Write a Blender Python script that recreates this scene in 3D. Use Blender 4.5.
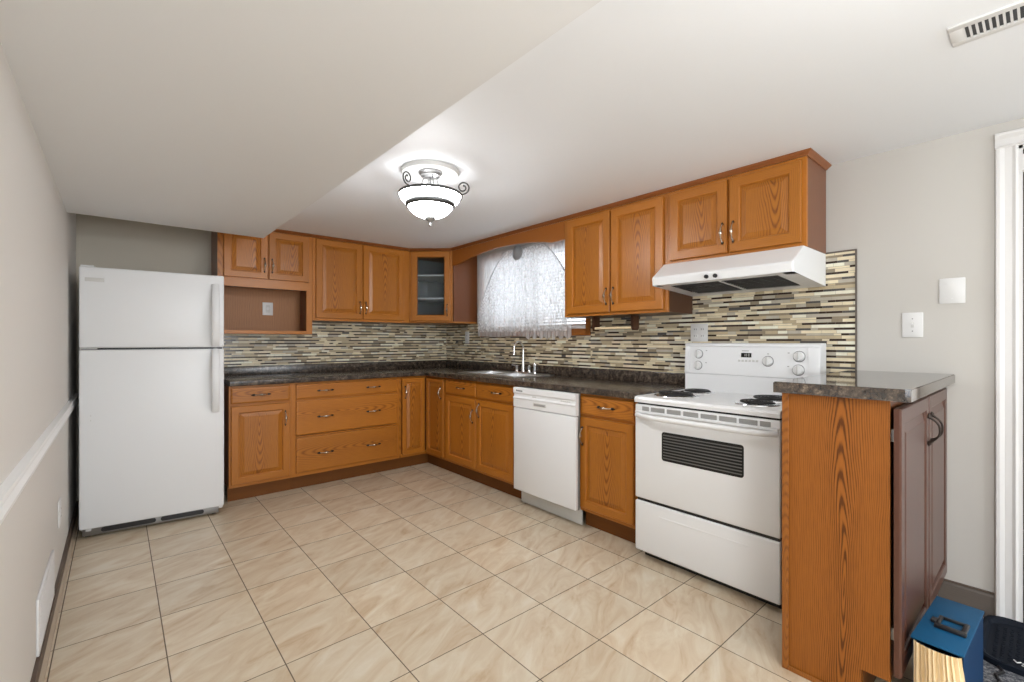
import bpy, bmesh, math, random
from mathutils import Vector, Matrix
random.seed(7)
PI = math.pi
scene = bpy.context.scene
for o in list(bpy.data.objects):
    bpy.data.objects.remove(o, do_unlink=True)
C = scene.collection

# ------------------------------------------------------------------ camera, world, lamps, exposure
H = 1.23
YAW = math.atan(395 / 459.)
cam_d = bpy.data.cameras.new('camera')
cam_d.sensor_width = 36.0
cam_d.lens = 36.0 * 459 / 1024
cam_d.clip_start = 0.02
cam = bpy.data.objects.new('camera', cam_d)
C.objects.link(cam)
cam.location = (0, 0, H)
cam.rotation_euler = (PI / 2, 0, -YAW)
scene.camera = cam

vs = scene.view_settings
vs.view_transform = 'Standard'
vs.look = 'None'
vs.gamma = 1.0
vs.use_curve_mapping = False
vs.exposure = 1.06

world = bpy.data.worlds.new('daylight')
scene.world = world
world.use_nodes = True
bg = world.node_tree.nodes['Background']
bg.inputs['Color'].default_value = (0.86, 0.92, 1.0, 1)
bg.inputs['Strength'].default_value = 1.9


def area_lamp(name, loc, rot, sx, sy, power, col):
    l = bpy.data.lights.new(name, 'AREA')
    l.shape = 'RECTANGLE'
    l.size = sx
    l.size_y = sy
    l.energy = power
    l.color = col
    o = bpy.data.objects.new(name, l)
    C.objects.link(o)
    o.location = loc
    o.rotation_euler = rot
    return o


# unseen point lights added beside and behind the camera as fill
def point_fill(name, loc, radius, power, col):
    l = bpy.data.lights.new(name, 'POINT')
    l.shadow_soft_size = radius
    l.energy = power
    l.color = col
    o = bpy.data.objects.new(name, l)
    C.objects.link(o)
    o.location = loc
    return o


point_fill('room_fill', (1.0, -0.2, 1.80), 0.15, 8, (0.98, 0.99, 1.0))  # added fill hanging free near the camera, no fixture here
point_fill('flash_fill', (0.40, -0.55, 1.30), 0.25, 17, (0.97, 0.985, 1.0))  # added at camera height, stands in for a flash to even out the ceiling
point_fill('room_fill', (1.3, -2.6, 1.98), 0.13, 16, (0.98, 0.99, 1.0))  # added fill further back in the unseen room
# daylight from the windows in the far end of the room
area_lamp('window_daylight', (1.0, -3.9, 1.35), (PI / 2, 0, 0), 2.2, 1.2, 22, (0.85, 0.93, 1.0))

# ------------------------------------------------------------------ materials
def new_mat(name):
    m = bpy.data.materials.new(name)
    m.use_nodes = True
    return m, m.node_tree, m.node_tree.nodes['Principled BSDF']


def plain(name, col, rough=0.5, metal=0.0, spec=0.5, coat=0.0):
    m, nt, b = new_mat(name)
    b.inputs['Base Color'].default_value = (*col, 1)
    b.inputs['Roughness'].default_value = rough
    b.inputs['Metallic'].default_value = metal
    b.inputs['Specular IOR Level'].default_value = spec
    b.inputs['Coat Weight'].default_value = coat
    n = nt.nodes.new('ShaderNodeTexNoise')
    n.inputs['Scale'].default_value = 180
    bp = nt.nodes.new('ShaderNodeBump')
    bp.inputs['Strength'].default_value = 0.02
    bp.inputs['Distance'].default_value = 0.001
    nt.links.new(n.outputs['Fac'], bp.inputs['Height'])
    nt.links.new(bp.outputs['Normal'], b.inputs['Normal'])
    return m


def mathn(nt, op, a=None, b=None, c=None):
    n = nt.nodes.new('ShaderNodeMath')
    n.operation = op
    for i, v in enumerate((a, b, c)):
        if v is None:
            continue
        if isinstance(v, (int, float)):
            n.inputs[i].default_value = v
        else:
            nt.links.new(v, n.inputs[i])
    return n.outputs[0]


def mixc(nt, f, a, b):
    n = nt.nodes.new('ShaderNodeMix')
    n.data_type = 'RGBA'
    for i, v in ((0, f), (6, a), (7, b)):
        if isinstance(v, (int, float)):
            n.inputs[i].default_value = v
        elif isinstance(v, tuple):
            n.inputs[i].default_value = (*v, 1)
        else:
            nt.links.new(v, n.inputs[i])
    return n.outputs[2]


def ramp(nt, f, stops, interp='LINEAR'):
    n = nt.nodes.new('ShaderNodeValToRGB')
    n.color_ramp.interpolation = interp
    els = n.color_ramp.elements
    while len(els) < len(stops):
        els.new(0.5)
    for e, (p, c) in zip(els, stops):
        e.position = p
        e.color = (*c, 1)
    nt.links.new(f, n.inputs[0])
    return n.outputs[0]


def noise(nt, vec, scale, detail=3, rough=0.5):
    n = nt.nodes.new('ShaderNodeTexNoise')
    n.inputs['Scale'].default_value = scale
    n.inputs['Detail'].default_value = detail
    n.inputs['Roughness'].default_value = rough
    if vec is not None:
        nt.links.new(vec, n.inputs['Vector'])
    return n.outputs['Fac']


def oak(name, axis, light, dark, rough=0.36, spacing=0.0085, contrast=1.0, squash=0.10, warpk=0.045, width=0.055, spec=0.45):
    """flat-sawn oak; axis = direction of the grain in the piece's own frame"""
    m, nt, b = new_mat(name)
    tc = nt.nodes.new('ShaderNodeTexCoord')
    sp = nt.nodes.new('ShaderNodeSeparateXYZ')
    nt.links.new(tc.outputs['Object'], sp.inputs[0])
    x, y, z = sp.outputs
    if axis == 'z':
        al, ac = z, mathn(nt, 'ADD', x, y)
    else:
        al, ac = (x, mathn(nt, 'ADD', z, y)) if axis == 'x' else (y, mathn(nt, 'ADD', z, x))
    oi = nt.nodes.new('ShaderNodeObjectInfo')
    rnd = oi.outputs['Random']
    off = mathn(nt, 'MULTIPLY', mathn(nt, 'SUBTRACT', rnd, 0.5), 0.9)
    al2 = mathn(nt, 'ADD', al, off)
    ac2 = mathn(nt, 'ADD', ac, mathn(nt, 'MULTIPLY', mathn(nt, 'SUBTRACT', mathn(nt, 'FRACT', mathn(nt, 'MULTIPLY', rnd, 7.3)), 0.5), 0.12))
    cv = nt.nodes.new('ShaderNodeCombineXYZ')
    nt.links.new(mathn(nt, 'MULTIPLY', ac2, 9.0), cv.inputs[0])
    nt.links.new(mathn(nt, 'MULTIPLY', al2, 2.2), cv.inputs[1])
    nt.links.new(mathn(nt, 'MULTIPLY', rnd, 13.0), cv.inputs[2])
    warp = mathn(nt, 'MULTIPLY', mathn(nt, 'SUBTRACT', noise(nt, cv.outputs[0], 1.0, 2), 0.5), warpk)
    cc = mathn(nt, 'ADD', ac2, warp)
    sq = mathn(nt, 'MULTIPLY', al2, squash)
    r = mathn(nt, 'SQRT', mathn(nt, 'ADD', mathn(nt, 'MULTIPLY', cc, cc), mathn(nt, 'MULTIPLY', sq, sq)))
    ring = mathn(nt, 'ADD', mathn(nt, 'MULTIPLY', mathn(nt, 'SINE', mathn(nt, 'MULTIPLY', r, 2 * PI / spacing)), 0.5), 0.5)
    ring = mathn(nt, 'POWER', ring, 2.2)
    cf = nt.nodes.new('ShaderNodeCombineXYZ')
    nt.links.new(mathn(nt, 'MULTIPLY', ac, 420.0), cf.inputs[0])
    nt.links.new(mathn(nt, 'MULTIPLY', al, 14.0), cf.inputs[1])
    nt.links.new(rnd, cf.inputs[2])
    fib = noise(nt, cf.outputs[0], 1.0, 2, 0.6)
    q = mathn(nt, 'DIVIDE', cc, width)
    wgt = mathn(nt, 'ADD', 0.25, mathn(nt, 'DIVIDE', 0.75, mathn(nt, 'ADD', 1.0, mathn(nt, 'MULTIPLY', q, q))))
    g = mathn(nt, 'MULTIPLY', mathn(nt, 'MULTIPLY', ring, wgt), mathn(nt, 'MULTIPLY', fib, 1.5 * contrast))
    g = mathn(nt, 'ADD', g, mathn(nt, 'MULTIPLY', mathn(nt, 'SUBTRACT', fib, 0.5), 0.5))
    g = mathn(nt, 'MINIMUM', mathn(nt, 'MAXIMUM', g, 0.0), 1.0)
    tone = mathn(nt, 'ADD', 0.92, mathn(nt, 'MULTIPLY', rnd, 0.16))
    col = mixc(nt, g, light, dark)
    hv = nt.nodes.new('ShaderNodeHueSaturation')
    nt.links.new(col, hv.inputs['Color'])
    nt.links.new(tone, hv.inputs['Value'])
    nt.links.new(hv.outputs[0], b.inputs['Base Color'])
    b.inputs['Roughness'].default_value = rough
    b.inputs['Specular IOR Level'].default_value = spec
    bp = nt.nodes.new('ShaderNodeBump')
    bp.inputs['Strength'].default_value = 0.12
    bp.inputs['Distance'].default_value = 0.001
    bp.invert = True
    nt.links.new(g, bp.inputs['Height'])
    nt.links.new(bp.outputs['Normal'], b.inputs['Normal'])
    return m


L1, D1 = (0.44, 0.155, 0.016), (0.20, 0.056, 0.005)
M = {}
M['oak_v'] = oak('oak_vertical_grain', 'z', L1, D1)
M['oak_h'] = oak('oak_horizontal_grain', 'x', L1, D1)
M['oak_panel'] = oak('oak_cathedral_panel', 'z', (0.44, 0.157, 0.017), (0.20, 0.058, 0.006), 0.34, 0.0085, 1.25, 0.115, 0.06, 0.075)
M['end_panel'] = oak('oak_end_panel', 'z', (0.30, 0.098, 0.014), (0.10, 0.029, 0.004), 0.45, 0.0055, 1.7, 0.06, 0.035, 0.04, 0.3)
M['end_strip'] = oak('oak_end_strip', 'z', (0.32, 0.108, 0.015), (0.18, 0.054, 0.008), 0.4, 0.004)
M['veneer'] = oak('red_brown_veneer', 'z', (0.20, 0.068, 0.024), (0.09, 0.026, 0.009), 0.3, spec=0.35)
M['veneer_h'] = oak('red_brown_veneer_horizontal', 'x', (0.33, 0.110, 0.018), (0.17, 0.046, 0.007), 0.36, spec=0.3)
M['back'] = oak('cubby_back_wood', 'z', (0.42, 0.185, 0.065), (0.15, 0.055, 0.018), 0.5, 0.012, 1.6)
M['crown'] = oak('dark_crown_wood', 'x', (0.27, 0.09, 0.024), (0.13, 0.036, 0.008), 0.3)
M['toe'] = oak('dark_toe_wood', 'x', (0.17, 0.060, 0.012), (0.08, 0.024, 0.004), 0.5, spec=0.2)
M['dark_wood'] = oak('walnut_stained_wood', 'z', (0.075, 0.026, 0.009), (0.035, 0.012, 0.004), 0.4)
M['door_shade_h'] = oak('shaded_door_wood', 'x', (0.092, 0.036, 0.022), (0.055, 0.02, 0.012), 0.3, spec=0.4)  # door wood darkened and reddened for the shade and cool glare on it
M['door_shade_v'] = oak('shaded_door_wood_vertical', 'z', (0.092, 0.036, 0.022), (0.055, 0.02, 0.012), 0.3, spec=0.4)
M['white'] = plain('white_enamel', (0.82, 0.83, 0.84), 0.28)
M['fridge'] = plain('fridge_white', (0.79, 0.80, 0.81), 0.38)
M['plastic'] = plain('white_plastic', (0.74, 0.74, 0.735), 0.35)
M['ivory'] = plain('light_grey_plastic', (0.62, 0.62, 0.60), 0.4)
M['grey'] = plain('grey_plastic', (0.32, 0.32, 0.31), 0.45)
M['black'] = plain('black_plastic', (0.012, 0.012, 0.014), 0.35)
M['blackmatte'] = plain('black_rubber', (0.006, 0.009, 0.016), 0.6, 0, 0.15)
M['darknickel'] = plain('dark_nickel', (0.07, 0.07, 0.068), 0.45, 0.6)
M['coil'] = plain('burner_coil_metal', (0.03, 0.03, 0.032), 0.45, 0.4)
M['chrome'] = plain('chrome', (0.85, 0.85, 0.86), 0.12, 1.0)
M['steel'] = plain('brushed_steel', (0.68, 0.69, 0.70), 0.28, 1.0)
M['pewter'] = plain('antique_pewter', (0.55, 0.48, 0.40), 0.25, 1.0)
M['bronze'] = plain('dark_bronze', (0.045, 0.035, 0.03), 0.35, 0.8)
M['nickel'] = plain('satin_nickel', (0.32, 0.32, 0.32), 0.35, 0.9)
M['whitetrim'] = plain('white_trim_paint', (0.72, 0.71, 0.70), 0.4)
M['rail'] = plain('white_rail_paint', (0.86, 0.86, 0.85), 0.35)
M['blue'] = plain('blue_card', (0.006, 0.080, 0.18), 0.55, 0, 0.25)
M['darkblue'] = plain('dark_blue_card', (0.005, 0.035, 0.10), 0.6, 0, 0.2)
M['manila'] = plain('manila_paper', (0.90, 0.73, 0.47), 0.7)
M['darkglass'] = plain('dark_glass', (0.015, 0.015, 0.015), 0.1)
M['display'] = plain('clock_display', (0.004, 0.006, 0.006), 0.15)
M['tint'] = plain('oven_glass_stripe', (0.12, 0.12, 0.12), 0.25)
M['brownbase'] = plain('brown_base_trim', (0.10, 0.065, 0.045), 0.5)
M['tanround'] = plain('tan_quarter_round', (0.45, 0.36, 0.26), 0.5)
M['edge'] = plain('tile_edge_trim', (0.16, 0.14, 0.12), 0.4, 0.5)
M['filter'] = plain('grease_filter', (0.10, 0.10, 0.10), 0.5, 0.6)


def paint(name, col, bump=0.03):
    m, nt, b = new_mat(name)
    tc = nt.nodes.new('ShaderNodeTexCoord')
    f = noise(nt, tc.outputs['Object'], 220, 3)
    f2 = noise(nt, tc.outputs['Object'], 0.8, 2)
    c = mixc(nt, f2, tuple(v * 0.985 for v in col), tuple(min(1, v * 1.015) for v in col))
    nt.links.new(c, b.inputs['Base Color'])
    b.inputs['Roughness'].default_value = 0.6
    bp = nt.nodes.new('ShaderNodeBump')
    bp.inputs['Strength'].default_value = bump
    bp.inputs['Distance'].default_value = 0.002
    nt.links.new(f, bp.inputs['Height'])
    nt.links.new(bp.outputs['Normal'], b.inputs['Normal'])
    return m


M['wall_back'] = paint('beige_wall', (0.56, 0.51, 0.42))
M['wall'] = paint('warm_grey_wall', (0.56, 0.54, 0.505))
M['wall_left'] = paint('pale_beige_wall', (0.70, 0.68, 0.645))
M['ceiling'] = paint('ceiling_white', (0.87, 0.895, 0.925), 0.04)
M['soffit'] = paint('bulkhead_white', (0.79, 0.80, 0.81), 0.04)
M['oakgrey'] = oak('grey_brown_base', 'y', (0.13, 0.11, 0.095), (0.08, 0.065, 0.055), 0.5, spec=0.25)


def floor_mat():
    m, nt, b = new_mat('beige_stone_tile')
    tc = nt.nodes.new('ShaderNodeTexCoord')
    sp = nt.nodes.new('ShaderNodeSeparateXYZ')
    nt.links.new(tc.outputs['Object'], sp.inputs[0])
    px, py = 0.339, 0.3435
    u = mathn(nt, 'DIVIDE', mathn(nt, 'SUBTRACT', sp.outputs[0], 0.148), px)
    v = mathn(nt, 'DIVIDE', mathn(nt, 'SUBTRACT', sp.outputs[1], 2.228), py)
    fu = mathn(nt, 'FRACT', mathn(nt, 'ADD', u, 100.0))
    fv = mathn(nt, 'FRACT', mathn(nt, 'ADD', v, 100.0))
    du = mathn(nt, 'MINIMUM', fu, mathn(nt, 'SUBTRACT', 1.0, fu))
    dv = mathn(nt, 'MINIMUM', fv, mathn(nt, 'SUBTRACT', 1.0, fv))
    gr = mathn(nt, 'LESS_THAN', mathn(nt, 'MINIMUM', du, dv), 0.0062)
    iu = mathn(nt, 'FLOOR', u)
    iv = mathn(nt, 'FLOOR', v)
    cid = nt.nodes.new('ShaderNodeCombineXYZ')
    nt.links.new(iu, cid.inputs[0])
    nt.links.new(iv, cid.inputs[1])
    wn = nt.nodes.new('ShaderNodeTexWhiteNoise')
    wn.noise_dimensions = '2D'
    nt.links.new(cid.outputs[0], wn.inputs['Vector'])
    rnd = wn.outputs['Value']
    va = nt.nodes.new('ShaderNodeCombineXYZ')
    # veins run diagonally and differ from tile to tile
    a = mathn(nt, 'ADD', mathn(nt, 'MULTIPLY', sp.outputs[0], 2.2), mathn(nt, 'MULTIPLY', sp.outputs[1], 3.0))
    c = mathn(nt, 'SUBTRACT', mathn(nt, 'MULTIPLY', sp.outputs[1], 9.0), mathn(nt, 'MULTIPLY', sp.outputs[0], 5.0))
    nt.links.new(a, va.inputs[0])
    nt.links.new(c, va.inputs[1])
    nt.links.new(mathn(nt, 'MULTIPLY', rnd, 30.0), va.inputs[2])
    n1 = nt.nodes.new('ShaderNodeTexNoise')
    n1.inputs['Scale'].default_value = 1.1
    n1.inputs['Detail'].default_value = 7
    n1.inputs['Roughness'].default_value = 0.6
    n1.inputs['Distortion'].default_value = 1.1
    nt.links.new(va.outputs[0], n1.inputs['Vector'])
    col = ramp(nt, n1.outputs['Fac'], [(0.28, (0.47, 0.33, 0.20)), (0.42, (0.58, 0.46, 0.32)), (0.56, (0.645, 0.55, 0.41)), (0.72, (0.70, 0.63, 0.51))])
    n2 = noise(nt, tc.outputs['Object'], 60, 4)
    col = mixc(nt, mathn(nt, 'MULTIPLY', n2, 0.16), col, (0.50, 0.40, 0.29))
    hv = nt.nodes.new('ShaderNodeHueSaturation')
    nt.links.new(col, hv.inputs['Color'])
    nt.links.new(mathn(nt, 'ADD', 0.94, mathn(nt, 'MULTIPLY', rnd, 0.12)), hv.inputs['Value'])
    col = mixc(nt, gr, hv.outputs[0], (0.13, 0.095, 0.065))
    nt.links.new(col, b.inputs['Base Color'])
    nt.links.new(mathn(nt, 'ADD', 0.32, mathn(nt, 'MULTIPLY', gr, 0.4)), b.inputs['Roughness'])
    bp = nt.nodes.new('ShaderNodeBump')
    bp.inputs['Strength'].default_value = 0.3
    bp.inputs['Distance'].default_value = 0.002
    bp.invert = True
    nt.links.new(mathn(nt, 'ADD', gr, mathn(nt, 'MULTIPLY', n2, 0.08)), bp.inputs['Height'])
    nt.links.new(bp.outputs['Normal'], b.inputs['Normal'])
    return m


M['floor'] = floor_mat()


def counter_mat(name='brown_granite_laminate', rough=0.22):
    m, nt, b = new_mat(name)
    tc = nt.nodes.new('ShaderNodeTexCoord')
    n1 = noise(nt, tc.outputs['Object'], 26, 8, 0.7)
    n2 = noise(nt, tc.outputs['Object'], 140, 4, 0.6)
    f = mathn(nt, 'ADD', mathn(nt, 'MULTIPLY', n1, 0.65), mathn(nt, 'MULTIPLY', n2, 0.35))
    col = ramp(nt, f, [(0.38, (0.010, 0.008, 0.007)), (0.48, (0.045, 0.033, 0.025)), (0.56, (0.105, 0.077, 0.056)), (0.66, (0.25, 0.19, 0.135))])
    nt.links.new(col, b.inputs['Base Color'])
    b.inputs['Roughness'].default_value = rough
    return m


M['counter'] = counter_mat()
M['counter2'] = counter_mat('polished_grey_laminate', 0.05)
M['counter2'].node_tree.nodes['Principled BSDF'].inputs['Specular IOR Level'].default_value = 0.9


def tile_mat(name, col, rough):
    m, nt, b = new_mat(name)
    tc = nt.nodes.new('ShaderNodeTexCoord')
    n1 = noise(nt, tc.outputs['Object'], 18, 4, 0.6)
    c = mixc(nt, n1, tuple(v * 0.8 for v in col), tuple(min(1, v * 1.2) for v in col))
    nt.links.new(c, b.inputs['Base Color'])
    b.inputs['Roughness'].default_value = rough
    return m


TILES = [tile_mat('mosaic_cream', (0.80, 0.70, 0.50), 0.35), tile_mat('mosaic_sand', (0.52, 0.42, 0.27), 0.3),
         tile_mat('mosaic_taupe', (0.32, 0.26, 0.18), 0.25), tile_mat('mosaic_dark_brown', (0.045, 0.027, 0.02), 0.12),
         tile_mat('mosaic_slate', (0.10, 0.095, 0.09), 0.12), tile_mat('mosaic_ivory', (0.90, 0.83, 0.68), 0.3), tile_mat('mosaic_stone', (0.50, 0.45, 0.36), 0.3)]
M['grout'] = plain('mosaic_grout', (0.30, 0.26, 0.20), 0.8)


def glass_mat():
    m, nt, b = new_mat('clear_glass')
    b.inputs['Base Color'].default_value = (1, 1, 1, 1)
    b.inputs['Roughness'].default_value = 0.02
    b.inputs['Transmission Weight'].default_value = 1.0
    b.inputs['IOR'].default_value = 1.05
    return m


M['glass'] = glass_mat()


def ribbed_glass():
    m, nt, b = new_mat('ribbed_cabinet_glass')
    tc = nt.nodes.new('ShaderNodeTexCoord')
    sp = nt.nodes.new('ShaderNodeSeparateXYZ')
    nt.links.new(tc.outputs['Object'], sp.inputs[0])
    n = noise(nt, tc.outputs['Object'], 60, 2)
    s = mathn(nt, 'SINE', mathn(nt, 'MULTIPLY', mathn(nt, 'ADD', sp.outputs[0], mathn(nt, 'MULTIPLY', n, 0.004)), 700.0))
    bp = nt.nodes.new('ShaderNodeBump')
    bp.inputs['Strength'].default_value = 0.25
    bp.inputs['Distance'].default_value = 0.002
    nt.links.new(s, bp.inputs['Height'])
    nt.links.new(bp.outputs['Normal'], b.inputs['Normal'])
    b.inputs['Base Color'].default_value = (0.80, 0.86, 0.90, 1)
    b.inputs['Roughness'].default_value = 0.08
    b.inputs['Transmission Weight'].default_value = 1.0
    b.inputs['IOR'].default_value = 1.15
    return m


M['ribbed'] = ribbed_glass()


def lamp_glass():
    m, nt, b = new_mat('lit_frosted_glass')
    b.inputs['Base Color'].default_value = (0.9, 0.9, 0.88, 1)
    b.inputs['Roughness'].default_value = 0.3
    b.inputs['Emission Color'].default_value = (0.97, 0.98, 1.0, 1)
    b.inputs['Emission Strength'].default_value = 27.0
    return m


M['lampglass'] = lamp_glass()


def cloth(name, base, lace):
    m, nt, b = new_mat(name)
    out = nt.nodes['Material Output']
    tr = nt.nodes.new('ShaderNodeBsdfTransparent')
    di = nt.nodes.new('ShaderNodeBsdfDiffuse')
    tl = nt.nodes.new('ShaderNodeBsdfTranslucent')
    di.inputs[0].default_value = (*base, 1)
    tl.inputs[0].default_value = (*base, 1)
    mx = nt.nodes.new('ShaderNodeMixShader')
    mx.inputs[0].default_value = 0.45
    nt.links.new(di.outputs[0], mx.inputs[1])
    nt.links.new(tl.outputs[0], mx.inputs[2])
    m2 = nt.nodes.new('ShaderNodeMixShader')
    nt.links.new(tr.outputs[0], m2.inputs[1])
    nt.links.new(mx.outputs[0], m2.inputs[2])
    tc = nt.nodes.new('ShaderNodeTexCoord')
    if lace:
        vo = nt.nodes.new('ShaderNodeTexVoronoi')
        vo.inputs['Scale'].default_value = 22
        nt.links.new(tc.outputs['Object'], vo.inputs['Vector'])
        n = noise(nt, tc.outputs['Object'], 14, 4)
        f = mathn(nt, 'ADD', mathn(nt, 'MULTIPLY', mathn(nt, 'SINE', mathn(nt, 'MULTIPLY', vo.outputs['Distance'], 11.0)), 0.20), 0.56)
        f = mathn(nt, 'ADD', f, mathn(nt, 'MULTIPLY', n, 0.25))
    else:
        n = noise(nt, tc.outputs['Object'], 8, 2)
        f = mathn(nt, 'ADD', 0.52, mathn(nt, 'MULTIPLY', n, 0.15))
    f = mathn(nt, 'MINIMUM', mathn(nt, 'MAXIMUM', f, 0.1), 0.96)
    nt.links.new(f, m2.inputs[0])
    nt.links.new(m2.outputs[0], out.inputs[0])
    return m


M['sheer'] = cloth('sheer_voile', (0.93, 0.94, 0.95), False)
M['lace'] = cloth('white_lace', (0.90, 0.91, 0.92), True)
M['disc'] = plain('disc_grey', (0.36, 0.39, 0.42), 0.8)
M['hem'] = plain('curtain_hem', (0.62, 0.64, 0.66), 0.8)


def carpet_mat():
    m, nt, b = new_mat('speckled_grey_carpet')
    tc = nt.nodes.new('ShaderNodeTexCoord')
    n = noise(nt, tc.outputs['Object'], 90, 6, 0.75)
    col = ramp(nt, n, [(0.38, (0.03, 0.035, 0.05)), (0.5, (0.13, 0.14, 0.16)), (0.63, (0.38, 0.38, 0.38))])
    nt.links.new(col, b.inputs['Base Color'])
    b.inputs['Roughness'].default_value = 0.95
    bp = nt.nodes.new('ShaderNodeBump')
    bp.inputs['Strength'].default_value = 0.6
    bp.inputs['Distance'].default_value = 0.004
    nt.links.new(n, bp.inputs['Height'])
    nt.links.new(bp.outputs['Normal'], b.inputs['Normal'])
    return m


M['carpet'] = carpet_mat()


# ------------------------------------------------------------------ mesh helpers
class MB:
    """collects shapes; build() links them as ONE mesh object"""
    def __init__(self):
        self.v = []
        self.f = []
        self.mi = []
        self.mats = []

    def mat(self, m):
        mm = M[m] if isinstance(m, str) else m
        if mm not in self.mats:
            self.mats.append(mm)
        return self.mats.index(mm)

    def add(self, verts, faces, m):
        i = self.mat(m)
        n = len(self.v)
        self.v += [tuple(v) for v in verts]
        for f in faces:
            self.f.append([n + k for k in f])
            self.mi.append(i)
        return self

    def box(self, x0, x1, y0, y1, z0, z1, m, bevel=0.0, seg=2, xf=None):
        bm = bmesh.new()
        bmesh.ops.create_cube(bm, size=1)
        sx, sy, sz = abs(x1 - x0), abs(y1 - y0), abs(z1 - z0)
        for v in bm.verts:
            v.co = Vector(((x0 + x1) / 2 + v.co.x * sx, (y0 + y1) / 2 + v.co.y * sy, (z0 + z1) / 2 + v.co.z * sz))
        if bevel > 0:
            b = min(bevel, sx * .45, sy * .45, sz * .45)
            bmesh.ops.bevel(bm, geom=list(bm.edges), offset=b, segments=seg, affect='EDGES', profile=0.5)
        self.bm(bm, m, xf)
        return self

    def bm(self, bm, m, xf=None):
        bm.verts.index_update()
        vs_ = [(xf @ v.co) if xf else v.co.copy() for v in bm.verts]
        self.add(vs_, [[v.index for v in f.verts] for f in bm.faces], m)
        bm.free()

    def tube(self, pts, rad, m, n=10, caps=True, flat=None):
        pts = [Vector(p) for p in pts]
        k = len(pts)
        if isinstance(rad, (int, float)):
            rad = [rad] * k
        rings = []
        up = None
        for i in range(k):
            t = (pts[min(i + 1, k - 1)] - pts[max(i - 1, 0)]).normalized()
            if up is None:
                up = t.orthogonal().normalized()
                if flat is not None:
                    up = Vector(flat).normalized()
            up = (up - t * up.dot(t)).normalized()
            sd = t.cross(up)
            r = rad[i]
            ru, rs = (r if not isinstance(r, tuple) else r[0]), (r if not isinstance(r, tuple) else r[1])
            rings.append([pts[i] + up * math.cos(a) * ru + sd * math.sin(a) * rs for a in [2 * PI * j / n for j in range(n)]])
        vv = [p for r_ in rings for p in r_]
        ff = []
        for i in range(k - 1):
            for j in range(n):
                ff.append([i * n + j, i * n + (j + 1) % n, (i + 1) * n + (j + 1) % n, (i + 1) * n + j])
        if caps:
            ff.append(list(range(n))[::-1])
            ff.append([(k - 1) * n + j for j in range(n)])
        return self.add(vv, ff, m)

    def lathe(self, prof, m, n=32, xf=None):
        """prof: list of (radius, z) around local z"""
        vv, ff = [], []
        for r, z in prof:
            for j in range(n):
                a = 2 * PI * j / n
                p = Vector((r * math.cos(a), r * math.sin(a), z))
                vv.append(xf @ p if xf else p)
        for i in range(len(prof) - 1):
            for j in range(n):
                ff.append([i * n + j, i * n + (j + 1) % n, (i + 1) * n + (j + 1) % n, (i + 1) * n + j])
        return self.add(vv, ff, m)

    def prism(self, poly, axis, a0, a1, m):
        """poly in the two other axes, extruded along axis"""
        def P(u, v, a):
            return {'x': (a, u, v), 'y': (u, a, v), 'z': (u, v, a)}[axis]
        n = len(poly)
        vv = [P(u, v, a0) for u, v in poly] + [P(u, v, a1) for u, v in poly]
        ff = [list(range(n))[::-1], [n + i for i in range(n)]]
        for i in range(n):
            ff.append([i, (i + 1) % n, n + (i + 1) % n, n + i])
        return self.add(vv, ff, m)

    def build(self, name, parent=None, loc=(0, 0, 0), rz=0.0, smooth=35, recenter=False):
        me = bpy.data.meshes.new(name)
        vv = self.v
        if recenter:
            c = Vector([(min(v[i] for v in vv) + max(v[i] for v in vv)) / 2 for i in range(3)])
            vv = [tuple(Vector(v) - c) for v in vv]
            loc = tuple(Vector(loc) + Matrix.Rotation(rz, 3, 'Z') @ c)
        me.from_pydata(vv, [], self.f)
        for m in self.mats:
            me.materials.append(m)
        me.polygons.foreach_set('material_index', self.mi)
        bm = bmesh.new()
        bm.from_mesh(me)
        bmesh.ops.recalc_face_normals(bm, faces=bm.faces)
        bm.to_mesh(me)
        bm.free()
        if smooth:
            me.polygons.foreach_set('use_smooth', [True] * len(me.polygons))
            me.set_sharp_from_angle(angle=math.radians(smooth))
        me.update()
        o = bpy.data.objects.new(name, me)
        C.objects.link(o)
        o.location = loc
        o.rotation_euler = (0, 0, rz)
        if parent is not None:
            o.parent = parent
        return o


def tag(o, label=None, cat=None, group=None, kind=None):
    if label:
        o['label'] = label
    if cat:
        o['category'] = cat
    if group:
        o['group'] = group
    if kind:
        o['kind'] = kind
    return o


def thing(name, label, cat, loc=(0, 0, 0), rz=0.0, group=None, kind=None):
    o = bpy.data.objects.new(name, None)
    o.empty_display_size = 0.1
    C.objects.link(o)
    o.location = loc
    o.rotation_euler = (0, 0, rz)
    return tag(o, label, cat, group, kind)


RZ = -PI / 2          # units on the sink wall: their own x runs towards the camera, y into the wall

# ------------------------------------------------------------------ the room
XL, XR, YB, YF, ZC = -0.225, 2.94, 4.60, -4.6, 2.185


def struct(name, mb, smooth=0, **k):
    o = mb.build(name, smooth=smooth, **k)
    o['kind'] = 'structure'
    return o


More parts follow.
